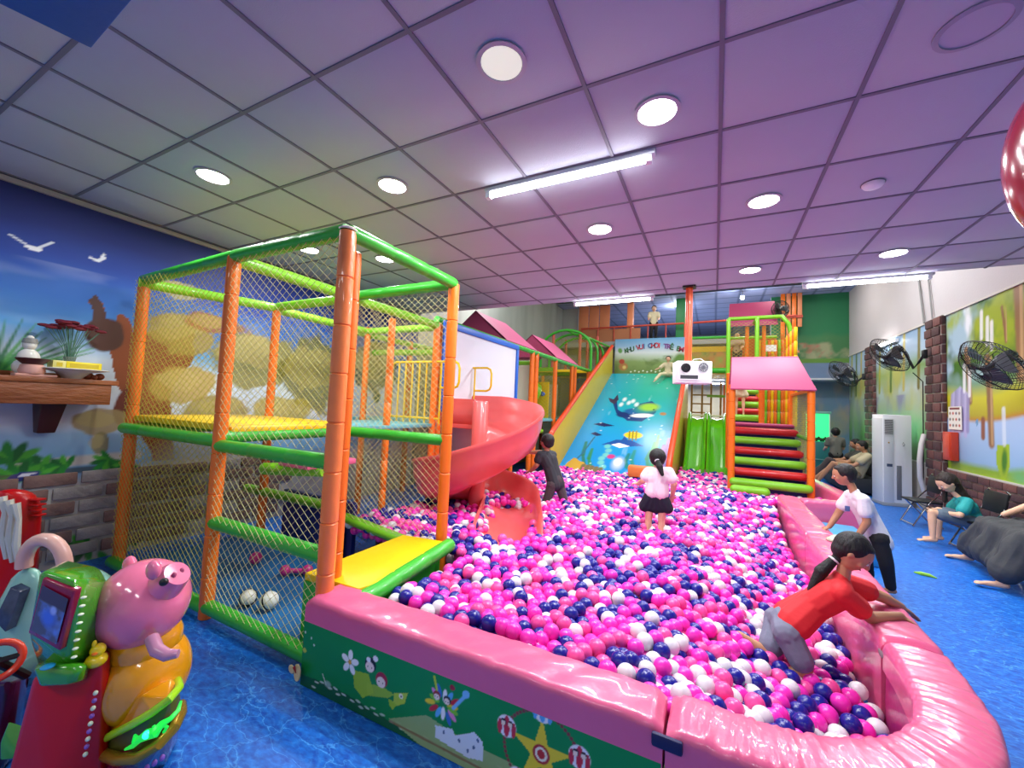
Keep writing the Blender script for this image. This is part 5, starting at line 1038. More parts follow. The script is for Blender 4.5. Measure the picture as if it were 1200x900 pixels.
hull([DD(38, 780, 1.33), DD(80, 790, 1.32), DD(100, 778, 1.34), DD(47, 805, 1.33), DD(80, 803, 1.32), DD(98, 798, 1.36), DD(60, 770, 1.45), DD(110, 775, 1.46), DD(105, 795, 1.46), DD(50, 800, 1.46)], 'control_ledge', GLG, t, .012)
f4 = [(52, 676), (89, 691), (72, 762), (35, 741)]; dpt = [1.335, 1.315, 1.32, 1.345]; e = -.012
fo = [DD(*f4[i], dpt[i]) for i in range(4)]; nn = (fo[1]-fo[0]).cross(fo[3]-fo[0]).normalized(); nn = nn if nn.dot(Vector(E0)-fo[0]) > 0 else -nn
cc = sum(fo, Vector())/4
hull([q+nn*.006 for q in fo]+[q-nn*.02 for q in fo], 'screen_bezel', mat('bezel_crimson', '8a1238', .25, coat=.5), t, .006)
fi = [cc+(q-cc)*.8+nn*.008 for q in fo]
p = Paint(fi[3]-nn*.0, tuple(fi[2]-fi[3]), tuple(fi[0]-fi[3]), (fi[2]-fi[3]).length, (fi[0]-fi[3]).length, .004, '5a5a6c'); p.ev = (fi[0]-fi[3]).normalized()
w_, h_ = p.W, p.H; p.mix(np.clip(fbm(p.U*30, p.V*30, 3)*3-1.2, 0, 1)*(p.V < h_*.7), '6a8ae0'); p.ell((w_*.5, h_*.42), w_*.35, h_*.24, '4f74e0', 20, .6); p.ell((w_*.6, h_*.62), w_*.15, h_*.12, '9fb0f0', 0, .5); p.mix((p.V > h_*.72)*.8, '4a3a44')
p.org = fi[3]+nn*.001; p.build('screen', t, print_mat('screen_print', .12))
for k in range(8): c = DD(98-k*1.6, 700+k*10, 1.312+.001*k); MB().ell(c+Vector((.0, -.0, 0)), (.008, .008, .004)).build('sticker', mat('pale_sticker', 'd8e4c8', .4), t)
for k in range(9): c = DD(112-k*1.5, 812+k*9, 1.39); MB().ell(c, (.007, .007, .008)).build('sticker', [mat('pale_sticker'), mat('violet_sticker', '8a5ab8', .4)][k % 2], t)
c = DD(56, 781, 1.315); MB().ell(c, (.018, .018, .007)).build('button', mat('blue_button', '28a0d8', .2, coat=.5), t)
b = MB(); c = DD(113, 773, 1.4); b.ell(c, (.033, .03, .024)).ell(c+Vector((.006, 0, .035)), (.022, .022, .022)).ell(c+Vector((.003, -.01, .058)), (.007, .007, .014)).build('duck_knob', mat('duck_yellow', 'f0d010', .2, coat=.6), t)
MB().ell(c+Vector((.022, -.014, .033)), (.01, .008, .005)).build('duck_beak', ORANGE, t)
# figure: generic piglet on an amber body
hc = DD(168, 706, 1.56)
FR = (CR*1).tolist(); rt = Vector(CR).normalized(); up = Vector((0, 0, 1))
MB().ell(hc, (.145, .15, .16), seg=32, rings=22).build('pig_head', GLP, t)
sn = DD(203, 676, 1.54); MB().lathe([(.078, -.11), (.065, -.04), (.052, .01), (.046, .025), (.001, .028)], sn, (sn-hc).normalized(), 24).build('snout', GLP, t)
for k in (-1, 1): e2 = sn+(sn-hc).normalized()*.027+Vector((0, .0, 1))*.0+Vector(CF)*.018*k; MB().ell(e2, (.008, .008, .011)).build('nostril', mat('pink_dark', 'b04a70', .4), t)
for u, v, d in ((152, 662, 1.6), (180, 668, 1.46)): e2 = DD(u, v, d); MB().ell(e2, (.03, .022, .035), seg=16).build('ear', GLP, t)
ey = DD(192, 682, 1.445); MB().ell(ey, (.014, .014, .014)).build('eye', BLACK, t)
MB().ell(DD(169, 790, 1.57), (.145, .15, .17), seg=28, rings=20).ell(DD(170, 750, 1.57), (.115, .12, .11), seg=28).build('figure_body', GLO, t)
MB().tube([DD(178, 748, 1.45), DD(184, 762, 1.42), DD(196, 768, 1.42), DD(209, 766, 1.43)], [.022, .022, .02, .014], 12).build('arm', mat('lilac_gloss', 'c88aa8', .2, coat=.7), t)
# tray with lime edge and glowing lizard
D_ = lambda l: [DD(*q_) for q_ in l]
band = [(122, 866, 1.47), (135, 859, 1.42), (155, 849, 1.39), (178, 835, 1.38), (198, 820, 1.4), (210, 806, 1.46), (208, 797, 1.56), (200, 795, 1.66)]
rim = [(116, 872, 1.5), (122, 884, 1.45), (140, 890, 1.41), (162, 888, 1.38), (186, 872, 1.38), (204, 853, 1.42), (212, 836, 1.49), (212, 826, 1.6)]
MB().tube(D_(band), .014, 10).build('lime_band', LGT, t); MB().tube(D_(rim), .019, 10).build('gold_rim', GOLD, t)
hull(D_([(u, v, d+.02) for u, v, d in band]+[(u, v-2, d+.03) for u, v, d in rim]), 'tray_wall', mat('olive_dark', '5a5a20', .4), t, .003)
hull(D_([(u, v+4, d) for u, v, d in rim])+[ZZ(120, 925, .01), ZZ(160, 918, .01), ZZ(195, 895, .01), ZZ(208, 868, .01), DD(130, 880, 1.7), ZZ(125, 890, .01), ZZ(190, 868, .01)], 'tray_base', mat('maroon_gloss', '6a0c30', .2, coat=.6), t, .006)
hull(D_([(u-1, v-2, d+.03) for u, v, d in band]+[(128, 845, 1.5), (200, 795, 1.5), (165, 815, 1.44)]), 'amber_skirt', GLO, t, .01)
gl = mat('glow_green', '20d040', .3, emit='18e048', es=.9)
MB().tube(D_([(147, 878, 1.395), (156, 874, 1.37), (164, 866, 1.35), (172, 861, 1.345), (182, 858, 1.345), (190, 848, 1.36), (200, 842, 1.38), (209, 832, 1.41), (212, 822, 1.44)]), [.004, .008, .011, .016, .017, .011, .008, .007, .004], 8).build('lizard', gl, t)
MB().ell(DD(172, 861, 1.335), (.012, .012, .012)).build('lizard_lamp', mat('cyan_glow', '30f0e0', .3, emit='30ffe8', es=2), t)
for l in ([(164, 866, 1.35), (158, 862, 1.36), (156, 870, 1.36)], [(182, 858, 1.345), (180, 850, 1.35)], [(190, 850, 1.36), (196, 852, 1.37), (192, 858, 1.37)]): MB().tube(D_(l), .005, 6).build('lizard_leg', gl, t)
for k in range(3): MB().ell(DD(172+k*9, 900-k*6, 1.395+.0*k), (.008, .008, .011)).build('sticker', mat('violet_sticker'), t)
# mint ride
t = thing('kiddie_ride', DD(30, 800, 1.8), 'mint green coin ride with a pale arch handle and red steering wheel', 'kiddie ride')
c = DD(62, 735, 1.95); MB().ell(c, (.2, .22, .24), seg=28, rings=20).ell(DD(85, 700, 2.1), (.16, .16, .14), seg=24).build('shell', GLT, t)
hull([DD(-10, 720, 1.75), DD(20, 665, 1.8), DD(45, 662, 1.8), DD(60, 770, 1.75), DD(20, 800, 1.72), DD(-10, 790, 1.7), DD(-10, 720, 2.1), DD(60, 680, 2.1), DD(70, 800, 2.1)], 'screen_housing', GLT, t, .03)
s4 = [DD(3, 722, 1.742), DD(22, 684, 1.775), DD(33, 690, 1.77), DD(16, 736, 1.735)]; hull([q_-Vector(CF)*.03 for q_ in s4]+[q_+Vector(CF)*.01 for q_ in s4], 'screen', mat('dim_screen', '3a4660', .12, var=.5, vscale=30), t, .003)
MB().tube([DD(40+24*math.cos(R_(a))+12, 662-30*math.sin(R_(a)), 1.8) for a in range(-25, 190, 15)], .028, 12).build('arch_handle', mat('cream_pink', 'e8b8a8', .3, coat=.4), t)
hull([DD(-30, 800, 1.5), DD(10, 800, 1.5), DD(35, 790, 1.6), DD(5, 900, 1.55), DD(-30, 940, 1.5), DD(30, 800, 1.85), DD(-30, 800, 1.9), ZZ(-20, 900, .02), ZZ(20, 880, .02)], 'body', mat('dark_purple_gloss', '3c1c44', .2, coat=.5), t, .015)
hull([DD(0, 870, 1.44), DD(10, 845, 1.46), DD(28, 850, 1.46), DD(18, 890, 1.43), DD(0, 892, 1.43), DD(10, 870, 1.5)], 'side_trim', GLG, t, .006)
wc = DD(-4, 775, 1.45); ax = (Vector(E0)-wc).normalized(); X_, Y_ = frame_of((ax+Vector((.8, -.2, .2))).normalized())
MB().tube([wc+(X_*math.cos(2*math.pi*k/24)+Y_*math.sin(2*math.pi*k/24))*.06 for k in range(24)], .012, 10, closed=True).build('steering_wheel', mat('wheel_red', 'e04028', .25, coat=.5), t)
MB().tube([wc-X_*.055, wc, wc+X_*.055], .01, 8).tube([wc, wc-Vector((0, 0, .12))+Vector(CF)*.1], .015, 8).build('wheel_spoke', BLACK, t)
# red ride at the back left
t = thing('kiddie_ride', DD(10, 640, 2.6), 'dark red coin ride with white scroll trim behind the mint ride', 'kiddie ride')
hull([DD(-30, 585, 2.5), DD(10, 572, 2.5), DD(38, 575, 2.6), DD(50, 592, 2.6), DD(44, 650, 2.6), DD(30, 720, 2.6), DD(-30, 740, 2.4), DD(0, 575, 2.95), DD(48, 590, 2.95), DD(44, 690, 2.95)], 'body', mat('glossy_red'), t, .03)
for k in range(3): MB().tube([DD(2+k*8, 582+k*4, 2.46), DD(6+k*8, 600+k*4, 2.46), DD(3+k*8, 625+k*6, 2.46), DD(7+k*7, 655+k*4, 2.46)], [.024, .014, .02, .01], 8).build('scroll_trim', mat('cream_trim', 'd8d4c4', .3, coat=.4), t)
for k in range(4): MB().box(DD(42, 585+k*6, 2.58), (.09, .05, .012), .4).build('fin', GLR, t, bevel=.004)

# ================================================================== PEOPLE
def remeshed(mb, name, m_, parent, vox=.008, it=3, fac=.5):
    me = bpy.data.meshes.new(name); me.from_pydata([tuple(p) for p in mb.v], [], mb.f)
    bm = bmesh.new(); bm.from_mesh(me); bmesh.ops.recalc_face_normals(bm, faces=bm.faces); bm.to_mesh(me); bm.free()
    o = bpy.data.objects.new(name, me); COL.objects.link(o)
    r = o.modifiers.new('r', 'REMESH'); r.mode = 'VOXEL'; r.voxel_size = vox; r.use_smooth_shade = True
    s_2 = o.modifiers.new('s', 'SMOOTH'); s_2.factor = fac; s_2.iterations = it
    dg = bpy.context.evaluated_depsgraph_get(); me2 = bpy.data.meshes.new_from_object(o.evaluated_get(dg))
    bpy.data.objects.remove(o); bpy.data.meshes.remove(me); me2.name = name; me2.materials.clear(); me2.materials.append(m_)
    me2.polygons.foreach_set('use_smooth', [True]*len(me2.polygons))
    return link(bpy.data.objects.new(name, me2), parent)
SKIN = mat('skin_light', 'e0b090', .5, var=.05); SKINT = mat('skin_tan', 'b98462', .5, var=.05)
HAIRM = mat('black_hair', '0c090b', .62, bump=.5, bscale=60, stretch=(1, 1, .3)); HAIRB = mat('brown_hair', '22140f', .6, bump=.5, bscale=60, stretch=(1, 1, .3))
def basis(fwd, upv=(0, 0, 1)):
    f = Vector(fwd).normalized(); r = f.cross(Vector(upv)).normalized(); u = r.cross(f); return f, r, u
def person(label, J, face, s, shirt=None, bottom=None, hair='short', skin=SKIN, vox=.009, hairm=HAIRM, sleeve=.55, group=None, head_up=(0, 0, 1), bottom_kind='trousers', toes=None, hands=True, grip=None, hem=0):
    """J: joints in metres; s: body scale (1 = 1.7 m)"""
    J = {k: Vector(v) for k, v in J.items()}
    root = thing('person', (J['pel'].x, J['pel'].y, max(0, min(J['anL'].z, J['anR'].z)-.06*s)), label, 'person', group)
    b = MB(); f, r, u = basis(face, head_up); h = J['head']; hr = .098*s if s > .8 else .125*s
    HM = Matrix((r, f, u)).transposed()
    # torso
    sl_, sr = J['shL'], J['shR']; ch = (sl_+sr)/2; nk = J['neck']; pel = J['pel']; hl, hrr = J['hipL'], J['hipR']
    side = (sr-sl_).normalized(); mid = ch.lerp(pel, .5); tw = .125*s
    for k in (-1, 1):
        S = sr if k > 0 else sl_; Hh = hrr if k > 0 else hl
        b.cap(ch+(S-ch)*.45-(ch-pel).normalized()*.08*s, mid+side*k*.035*s, .098*s, .088*s); b.cap(mid+side*k*.035*s, pel.lerp(Hh, .6), .09*s, .1*s)
        b.cap(ch.lerp(S, .4), S, .06*s, .056*s)
    b.cap(ch-(ch-pel).normalized()*.03*s, pel, .09*s, .1*s); b.cap(ch, nk+(h-nk)*.35, .052*s, .048*s)
    # head with face
    b.ell(h+u*hr*.12, (hr*.84, hr*.98, hr*1.02), HM, 20, 14); b.ell(h-u*hr*.42+f*hr*.18, (hr*.62, hr*.66, hr*.62), HM, 16, 12)
    b.cap(h+f*hr*.88+u*hr*.12, h+f*hr*1.02-u*hr*.16, hr*.1, hr*.15); b.ell(h+f*hr*.72-u*hr*.5, (hr*.26, hr*.16, hr*.12), HM)
    for k in (-1, 1):
        b.ell(h+r*k*hr*.84-f*hr*.05-u*hr*.05, (hr*.1, hr*.17, hr*.25), HM, 10, 8); b.ell(h+r*k*hr*.42+f*hr*.62-u*hr*.2, (hr*.28, hr*.26, hr*.26), HM, 10, 8)
    # arms and hands
    for k in 'LR':
        S, El, W = J['sh'+k], J['el'+k], J['wr'+k]; ak = 1.2 if s < .8 else 1.05; b.cap(S, El, .046*s*ak, .039*s*ak); b.cap(El, W, .039*s*ak, .027*s*ak)
        if 'ha'+k in J:
            d = (J['ha'+k]-W).normalized(); hs = max(s, .75)*.95; pn = J.get('pn'+k, Vector((0, 0, -1))); pn = (pn-d*pn.dot(d)).normalized(); sd_ = d.cross(pn)
            pc = W+d*.05*hs; Mh = Matrix((sd_, d, pn)).transposed(); b.ell(W+d*.045*hs, (.038*hs, .05*hs, .016*hs), Mh, 12, 8)
            for i in range(4):
                o_ = (i-1.5)*.019*hs; L = (.062, .07, .066, .052)[i]*hs; st0 = W+d*.082*hs+sd_*o_; curl = .35+.1*i
                k1 = st0+d*L*.5+pn*L*.12; k2 = k1+(d+pn*curl).normalized()*L*.5; b.cap(st0-d*.02*hs, k1, .0085*hs, .008*hs, 8); b.cap(k1, k2, .008*hs, .007*hs, 8)
            ts = 1 if k == 'L' else -1
            t0 = W+d*.025*hs+sd_*ts*.028*hs; t1 = t0+(d+sd_*ts*1.0).normalized()*.034*hs; b.cap(t0, t1, .011*hs, .0095*hs, 8); b.cap(t1, t1+(d*1.2+sd_*ts*.3).normalized()*.028*hs, .0095*hs, .008*hs, 8)
        # legs
        Hh, Kn, An = J['hip'+k], J['kn'+k], J['an'+k]; b.cap(Hh, Kn, .078*s, .052*s); b.cap(Kn, Kn.lerp(An, .35), .05*s, .052*s); b.cap(Kn.lerp(An, .35), An, .05*s, .033*s)
        td = Vector((toes or {}).get(k, (f.x, f.y, 0))).normalized(); uz = Vector((0, 0, 1)) if abs(td.z) < .8 else Vector((1, 0, 0))
        b.cap(An-td*.03*s-uz*.03*s, An+td*.11*s-uz*.045*s, .034*s, .026*s); b.ell(An+td*.15*s-uz*.05*s, (.04*s, .04*s, .018*s))
        for i in range(5): sdv = td.cross(uz); b.cap(An+td*.15*s-uz*.05*s+sdv*(i-2)*.017*s, An+td*(.19-.006*abs(i-1))*s-uz*.055*s+sdv*(i-2)*.018*s, .011*s, .01*s, 6)
    remeshed(b, 'body', skin, root, vox)
    # eyes, brows, mouth
    for k in (-1, 1):
        e = h+r*k*hr*.36+f*hr*.86+u*hr*.04
        ey_ = MB().ell(e, (hr*.15, hr*.06, hr*.085), HM, 12, 8).build('eye', mat('eye_white', 'eeeae6', .3), root); MB().ell(e+f*hr*.045, (hr*.07, hr*.03, hr*.075), HM, 10, 8).build('iris', mat('dark_iris', '20140f', .2), ey_)
        MB().cap(e+u*hr*.2-r*k*hr*.13+f*.0, e+u*hr*.2+r*k*hr*.16-f*hr*.05, hr*.03, hr*.02, 6).build('eyebrow', hairm, root)
    MB().ell(h+f*hr*.85-u*hr*.5, (hr*.24, hr*.06, hr*.055), HM, 12, 8).build('lips', mat('lips', 'a8504a', .4), root)
    # hair
    b = MB(); b.ell(h+u*hr*.28-f*hr*.22, (hr*.97, hr*1.0, hr*1.0), HM, 20, 14); b.ell(h-f*hr*.45-u*hr*.18, (hr*.84, hr*.62, hr*.68), HM, 16, 12); b.ell(h+u*hr*.8+f*hr*.22, (hr*.66, hr*.5, hr*.3), HM, 16, 10)
    for k in (-1, 1): b.cap(h+r*k*hr*.8+u*hr*.3-f*hr*.1, h+r*k*hr*.8-u*hr*.0-f*hr*.28, hr*.2, hr*.14)
    if hair == 'pony' or hair == 'ponylow':
        tail = J['tail'] if 'tail' in J else h-f*hr*1.6-u*hr*1.6; pb = J['tie'] if 'tie' in J else h-f*hr*1.0+u*hr*(.1 if hair == 'pony' else -.2); md = pb.lerp(tail, .5)-f*hr*.15+u*hr*.1
        b.cap(h+(pb-h)*.6, pb, hr*.42, hr*.24); b.cap(pb, md, hr*.28, hr*.4); b.cap(md, tail, hr*.38, hr*.22)
        MB().tube([pb+X_*0 for X_ in ()] or [pb+(frame_of(md-pb)[0]*math.cos(a)+frame_of(md-pb)[1]*math.sin(a))*hr*.27 for a in [2*math.pi*i/14 for i in range(14)]], hr*.07, 8, closed=True).build('hair_tie', WHITE, root)
    if hair == 'long':
        b.cap(h-f*hr*.45, nk-f*.05*s, hr*.75, hr*.6); b.cap(nk-f*.05*s, ch-f*.09*s-(ch-pel).normalized()*.12*s, hr*.65, hr*.35)
        b.cap(h+r*hr*.7-f*hr*.2, h+r*hr*.7-f*hr*.1-Vector((0, 0, hr*2.4)), hr*.3, hr*.22)
    remeshed(b, 'hair', hairm, root, vox*.9, 2)
    # shirt
    if shirt is not None:
        b = MB(); g = .012 if s < .9 else .014
        for k in (-1, 1):
            S = sr if k > 0 else sl_; Hh = hrr if k > 0 else hl
            b.cap(ch+(S-ch)*.45-(ch-pel).normalized()*.08*s, mid+side*k*.035*s, .098*s+g, .094*s+g); b.cap(mid+side*k*.035*s, pel.lerp(Hh, .55)+(pel-ch).normalized()*hem, .096*s+g, .108*s+g)
            b.cap(ch.lerp(S, .4), S, .062*s+g, .058*s+g)
            El = J['el'+('R' if k > 0 else 'L')]; b.cap(S, S.lerp(El, sleeve), .056*s+g, .062*s+g*1.3)
        b.cap(ch-(ch-pel).normalized()*.03*s, pel+(pel-ch).normalized()*hem*.6, .09*s+g, .104*s+g); b.cap(ch, ch.lerp(nk, .6), .06*s+g*.5, .054*s+g*.3)
        o = remeshed(b, 'shirt', shirt, root, vox, 3)
        fold(o, .004 if s < .9 else .006, 9)
    if bottom is not None:
        b = MB(); g = .011
        if bottom_kind == 'skirt':
            kl = hl.lerp(J['knL'], .45); kr = hrr.lerp(J['knR'], .45); wd = side
            for q_ in np.linspace(-1, 1, 5): b.cap(pel+side*.04*s*q_, (kl+kr)/2+(kr-kl)*.5*q_+side*.07*s*q_, .105*s, .09*s)
            o = remeshed(b, 'skirt', bottom, root, vox, 2); fold(o, .012*s, 16)
        elif bottom_kind == 'longskirt':
            for k in 'LR':
                Kn, An = J['kn'+k], J['an'+k]; b.cap(J['hip'+k], Kn, .13*s, .1*s); b.cap(Kn, Kn.lerp(An, .72), .1*s, .13*s)
            b.cap(pel, (J['knL']+J['knR'])/2, .15*s, .12*s); b.cap((J['knL']+J['knR'])/2, (J['knL']+J['knR'])/2*.35+(J['anL']+J['anR'])/2*.65, .12*s, .14*s)
            for q_ in np.linspace(0, 1, 9):
                q_ = float(q_); b.cap(J['knL'].lerp(J['knR'], q_), J['anL'].lerp(J['anR'], q_).lerp(J['knL'].lerp(J['knR'], q_), .3), .09*s, .1*s); b.cap(J['hipL'].lerp(J['hipR'], q_), J['knL'].lerp(J['knR'], q_), .11*s, .09*s)
            o = remeshed(b, 'long_skirt', bottom, root, vox, 3); fold(o, .03, 11)
        else:
            ln = .72 if bottom_kind == 'shorts' else 1.0
            b.cap(pel+(ch-pel).normalized()*.06*s, pel, .1*s+g, .108*s+g)
            for k in 'LR':
                Hh, Kn, An = J['hip'+k], J['kn'+k], J['an'+k]; b.cap(pel, Hh, .1*s+g, .092*s+g)
                if bottom_kind == 'shorts': b.cap(Hh, Hh.lerp(Kn, ln), .086*s+g, .078*s+g)
                else: b.cap(Hh, Kn, .084*s+g, .06*s+g); b.cap(Kn, Kn.lerp(An, .93), .06*s+g, .046*s+g)
            o = remeshed(b, bottom_kind, bottom, root, vox, 3); fold(o, .005, 10)
    return root
def fold(o, amp, sc_):
    me = o.data; n = len(me.vertices); co = np.empty(n*3); me.vertices.foreach_get('co', co); co = co.reshape(-1, 3); nr = np.empty(n*3); me.vertices.foreach_get('normal', nr); nr = nr.reshape(-1, 3)
    d = np.array([mnoise.noise(Vector((c_[0]*sc_, c_[1]*sc_, c_[2]*sc_*.5))) for c_ in co]) if n < 60000 else np.zeros(n)
    co += nr*(d*amp)[:, None]; me.vertices.foreach_set('co', co.ravel()); me.update()
def F(m_): return m_
V3 = Vector
# girl in the red top, kneeling in the balls and reaching over the pad
w_ = lambda u, v, y: YY(u, v, y)
RED_T = mat('red_cotton', 'd8262c', .75, bump=.1, bscale=40); GREYS = mat('grey_cotton', '74788c', .8, bump=.15, bscale=30, var=.15)
P8 = dict(head=w_(999, 648, 2.84), neck=w_(985, 670, 2.84), shL=w_(984, 680, 2.97), shR=w_(987, 695, 2.72), elL=w_(1035, 700, 3.06), wrL=w_(1056, 711, 3.12), haL=w_(1070, 720, 3.14), elR=w_(1020, 724, 2.82), wrR=w_(1055, 722, 2.93), haR=w_(1076, 734, 2.95),
          pel=w_(922, 730, 2.78), hipL=w_(912, 727, 2.86), hipR=w_(922, 742, 2.7), knL=w_(905, 770, 2.9), knR=w_(944, 786, 2.66), anL=w_(866, 744, 2.72), anR=w_(900, 800, 2.66), tie=w_(977, 656, 2.84), tail=w_(950, 691, 2.8), pnR=V3((.3, 0, -1)), pnL=V3((.3, 0, -1)))
P8['knL'] = w_(900, 768, 2.72)
person('girl with a black ponytail in a red top leaning over the pink pad', P8, (.75, -.25, -.62), .68, RED_T, GREYS, 'pony', SKINT, .006, bottom_kind='shorts', sleeve=.6, head_up=(.5, 0, .85), toes={'L': (-1, 0, .45), 'R': (-1, 0, -.1)}, hem=-.05)
# boy in the white T-shirt leaning on the pad from outside
WT = mat('white_cotton', 'e6e6ea', .8, bump=.12, bscale=35, var=.04); BT = mat('black_cotton', '16161c', .85)
P7 = dict(head=w_(989, 557, 4.74), neck=w_(1001, 573, 4.74), shL=w_(1012, 586, 4.62), shR=w_(996, 580, 4.86), elL=w_(1016, 612, 4.6), wrL=w_(1004, 630, 4.6), haL=V3((1.02, 4.58, .475)), elR=w_(982, 602, 4.86), wrR=w_(972, 617, 4.82), haR=w_(958, 624, 4.80),
          pel=w_(1028, 626, 4.74), hipL=w_(1031, 632, 4.66), hipR=w_(1024, 629, 4.82), knL=V3((1.34, 4.64, .27)), knR=V3((1.26, 4.86, .28)), anL=V3((1.38, 4.68, .06)), anR=V3((1.3, 4.92, .06)), pnR=V3((0, 0, -1)))
P7['haL'] = P7['wrL']+V3((-.07, -.01, -.03)); 
r7 = person('boy in a white T-shirt and black trousers leaning on the pink pad', P7, (-1, .12, -.25), .68, WT, BT, 'short', SKINT, .0065, sleeve=.55, toes={'L': (-1, 0, 0), 'R': (-1, 0, 0)}, hem=.05)
c = w_(993, 596, 4.55); MB().box(c, (.035, .012, .045)).build('chest_print', mat('shirt_print', '5a6a9c', .7), r7, bevel=.003)
# girl in the middle of the pit, back to the camera
PT_ = mat('pale_pink_cotton', 'f2dce4', .8, bump=.1, bscale=35); NB = mat('navy_black_skirt', '15152a', .85)
x0, y0 = -.5, 4.23
P2_ = dict(head=(x0+.0, y0+.02, 1.03), neck=(x0, y0, .90), shL=w_(760, 553, y0), shR=w_(784, 553, y0), elL=w_(754, 563, y0-.02), wrL=w_(748, 567, y0+.1), haL=w_(743, 566, y0+.16), elR=w_(790, 567, y0), wrR=w_(788, 580, y0+.08), haR=w_(787, 585, y0+.12),
           pel=(x0, y0, .7), hipL=(x0-.06, y0, .66), hipR=(x0+.06, y0, .66), knL=(x0-.07, y0+.01, .43), knR=(x0+.05, y0+.02, .43), anL=(x0-.08, y0, .07), anR=(x0+.05, y0, .07), tail=w_(776, 556, y0-.13))
person('girl in a pale pink T-shirt and black skirt standing in the balls', P2_, (-.1, 1, -.05), .66, PT_, NB, 'ponylow', SKIN, .007, bottom_kind='skirt', toes={'L': (0, 1, 0), 'R': (0, 1, 0)}, hem=-.03)
# boy in dark clothes at the left
DK = mat('charcoal_cotton', '2e3036', .8); DB = mat('brown_grey_cotton', '4a4244', .85); x0, y0 = -1.72, 4.66
P1 = dict(head=w_(641, 518, y0), neck=w_(641, 528, y0), shL=w_(633, 533, y0-.08), shR=w_(648, 533, y0+.06), elL=w_(629, 545, y0-.1), wrL=w_(622, 552, y0-.05), haL=w_(616, 554, y0), elR=w_(632, 530, y0+.16), wrR=w_(620, 530, y0+.2), haR=w_(612, 531, y0+.22),
          pel=w_(651, 563, y0), hipL=w_(647, 568, y0-.06), hipR=w_(655, 567, y0+.05), knL=w_(641, 585, y0-.08), knR=w_(660, 583, y0+.06), anL=V3((-1.86, 4.5, .07)), anR=V3((-1.55, 4.72, .07)))
person('boy in a charcoal T-shirt reaching toward the coral slide', P1, (-.9, .45, -.1), .68, DK, DB, 'short', SKINT, .007, sleeve=.5, toes={'L': (-1, .3, 0), 'R': (-1, .3, 0)}, hem=.02)
# child sitting at the top of the big slide
CRM = mat('cream_cotton', 'd8d0ac', .8); x0, y0 = YY(783, 425, 12.0).x, 12.0; zb = 2.62
zb = 2.5; k_ = .68; G = lambda a, b_, c: (x0+a*k_, y0+b_*k_, zb+c*k_)
PS = dict(head=G(0, .02, .72), neck=G(0, .05, .58), shL=G(.15, .05, .52), shR=G(-.15, .05, .52), elL=G(.3, -.02, .34), wrL=G(.42, -.05, .22), elR=G(-.3, -.02, .36), wrR=G(-.5, -.08, .26),
          pel=G(0, .1, .12), hipL=G(.08, .05, .1), hipR=G(-.08, .05, .1), knL=G(.26, -.3, .06), knR=G(-.26, -.3, .06), anL=G(.38, -.62, -.2), anR=G(-.42, -.62, -.2))
person('child in cream clothes sitting at the top of the big slide', PS, (0, -1, -.15), .6, CRM, CRM, 'short', SKIN, .014, sleeve=.95, toes={'L': (.3, -1, -.3), 'R': (-.3, -1, -.3)})
def stander(label, x, y, z, s, face, shirt, bottom, kind='trousers', hair='short', skin=SKIN, tilt=0, sleeve=.6, vox=.014):
    f = Vector(face).normalized(); r = f.cross(Vector((0, 0, 1))); P = lambda a, b_, c: Vector((x, y, z))+r*a*s+f*b_*s+Vector((0, 0, c*s))
    J = dict(head=P(0, .02+tilt, 1.56), neck=P(0, tilt*.8, 1.4), shL=P(-.18, tilt*.7, 1.35), shR=P(.18, tilt*.7, 1.35), elL=P(-.23, .08, 1.08), wrL=P(-.2, .28, 1.0), elR=P(.23, .08, 1.08), wrR=P(.2, .28, 1.0),
             pel=P(0, 0, .92), hipL=P(-.09, 0, .88), hipR=P(.09, 0, .88), knL=P(-.1, .03, .48), knR=P(.1, .01, .48), anL=P(-.1, 0, .08), anR=P(.1, -.02, .08))
    return person(label, J, face, s, shirt, bottom, hair, skin, vox, bottom_kind=kind, sleeve=sleeve)
c = YY(766, 385, 13.1); stander('child in a cream print top standing behind the upper railing', c.x, 13.1, 3.665, .68, (.1, -1, -.1), CRM, BT)
c = YY(866, 470, 9.75); stander('child in a cream dress climbing the rear rollers of the stair tower', YY(867, 470, 9.75).x, 9.72, ztop+.14, .66, (-.2, 1, 0), CRM, CRM, 'skirt')
c = YY(864, 402, 11.7); stander('small child in pale clothes behind the green pipes of the upper tower', c.x, 11.6, 2.57, .6, (-.3, -1, 0), mat('beige_cotton', 'b8a088', .8), DB)
stander('boy in a grey top and black shorts standing at the green tank', 2.55, 11.9, .0, .76, (-.2, 1, -.1), mat('grey_top', '6d6e66', .8), BT, 'shorts', tilt=.03)
# seated people
TEAL = mat('teal_cotton', '1a9a9a', .7, bump=.1, bscale=35); DEN = mat('grey_denim', '5a6a78', .8, var=.1)
P9 = dict(head=w_(1110, 566, 6.9), neck=w_(1120, 579, 6.92), shL=w_(1134, 589, 6.72), shR=w_(1124, 586, 7.08), elL=w_(1125, 604, 6.62), wrL=w_(1102, 600, 6.8), haL=w_(1092, 597, 6.86), elR=w_(1112, 600, 7.1), wrR=w_(1098, 597, 6.98), haR=w_(1089, 595, 6.95),
          pel=w_(1143, 612, 6.86), hipL=w_(1138, 612, 6.76), hipR=w_(1138, 610, 6.96), knL=w_(1092, 600, 6.74), knR=w_(1100, 598, 7.05), anL=w_(1093, 630, 6.7), anR=w_(1100, 628, 7.0))
person('woman in a teal top bent over a phone on a black chair', P9, (-.75, -.1, -.6), .8, TEAL, DEN, 'long', SKIN, .008, HAIRB, sleeve=.6, bottom_kind='shorts', toes={'L': (-1, -.2, 0), 'R': (-1, 0, 0)}, head_up=(-.4, 0, .9))
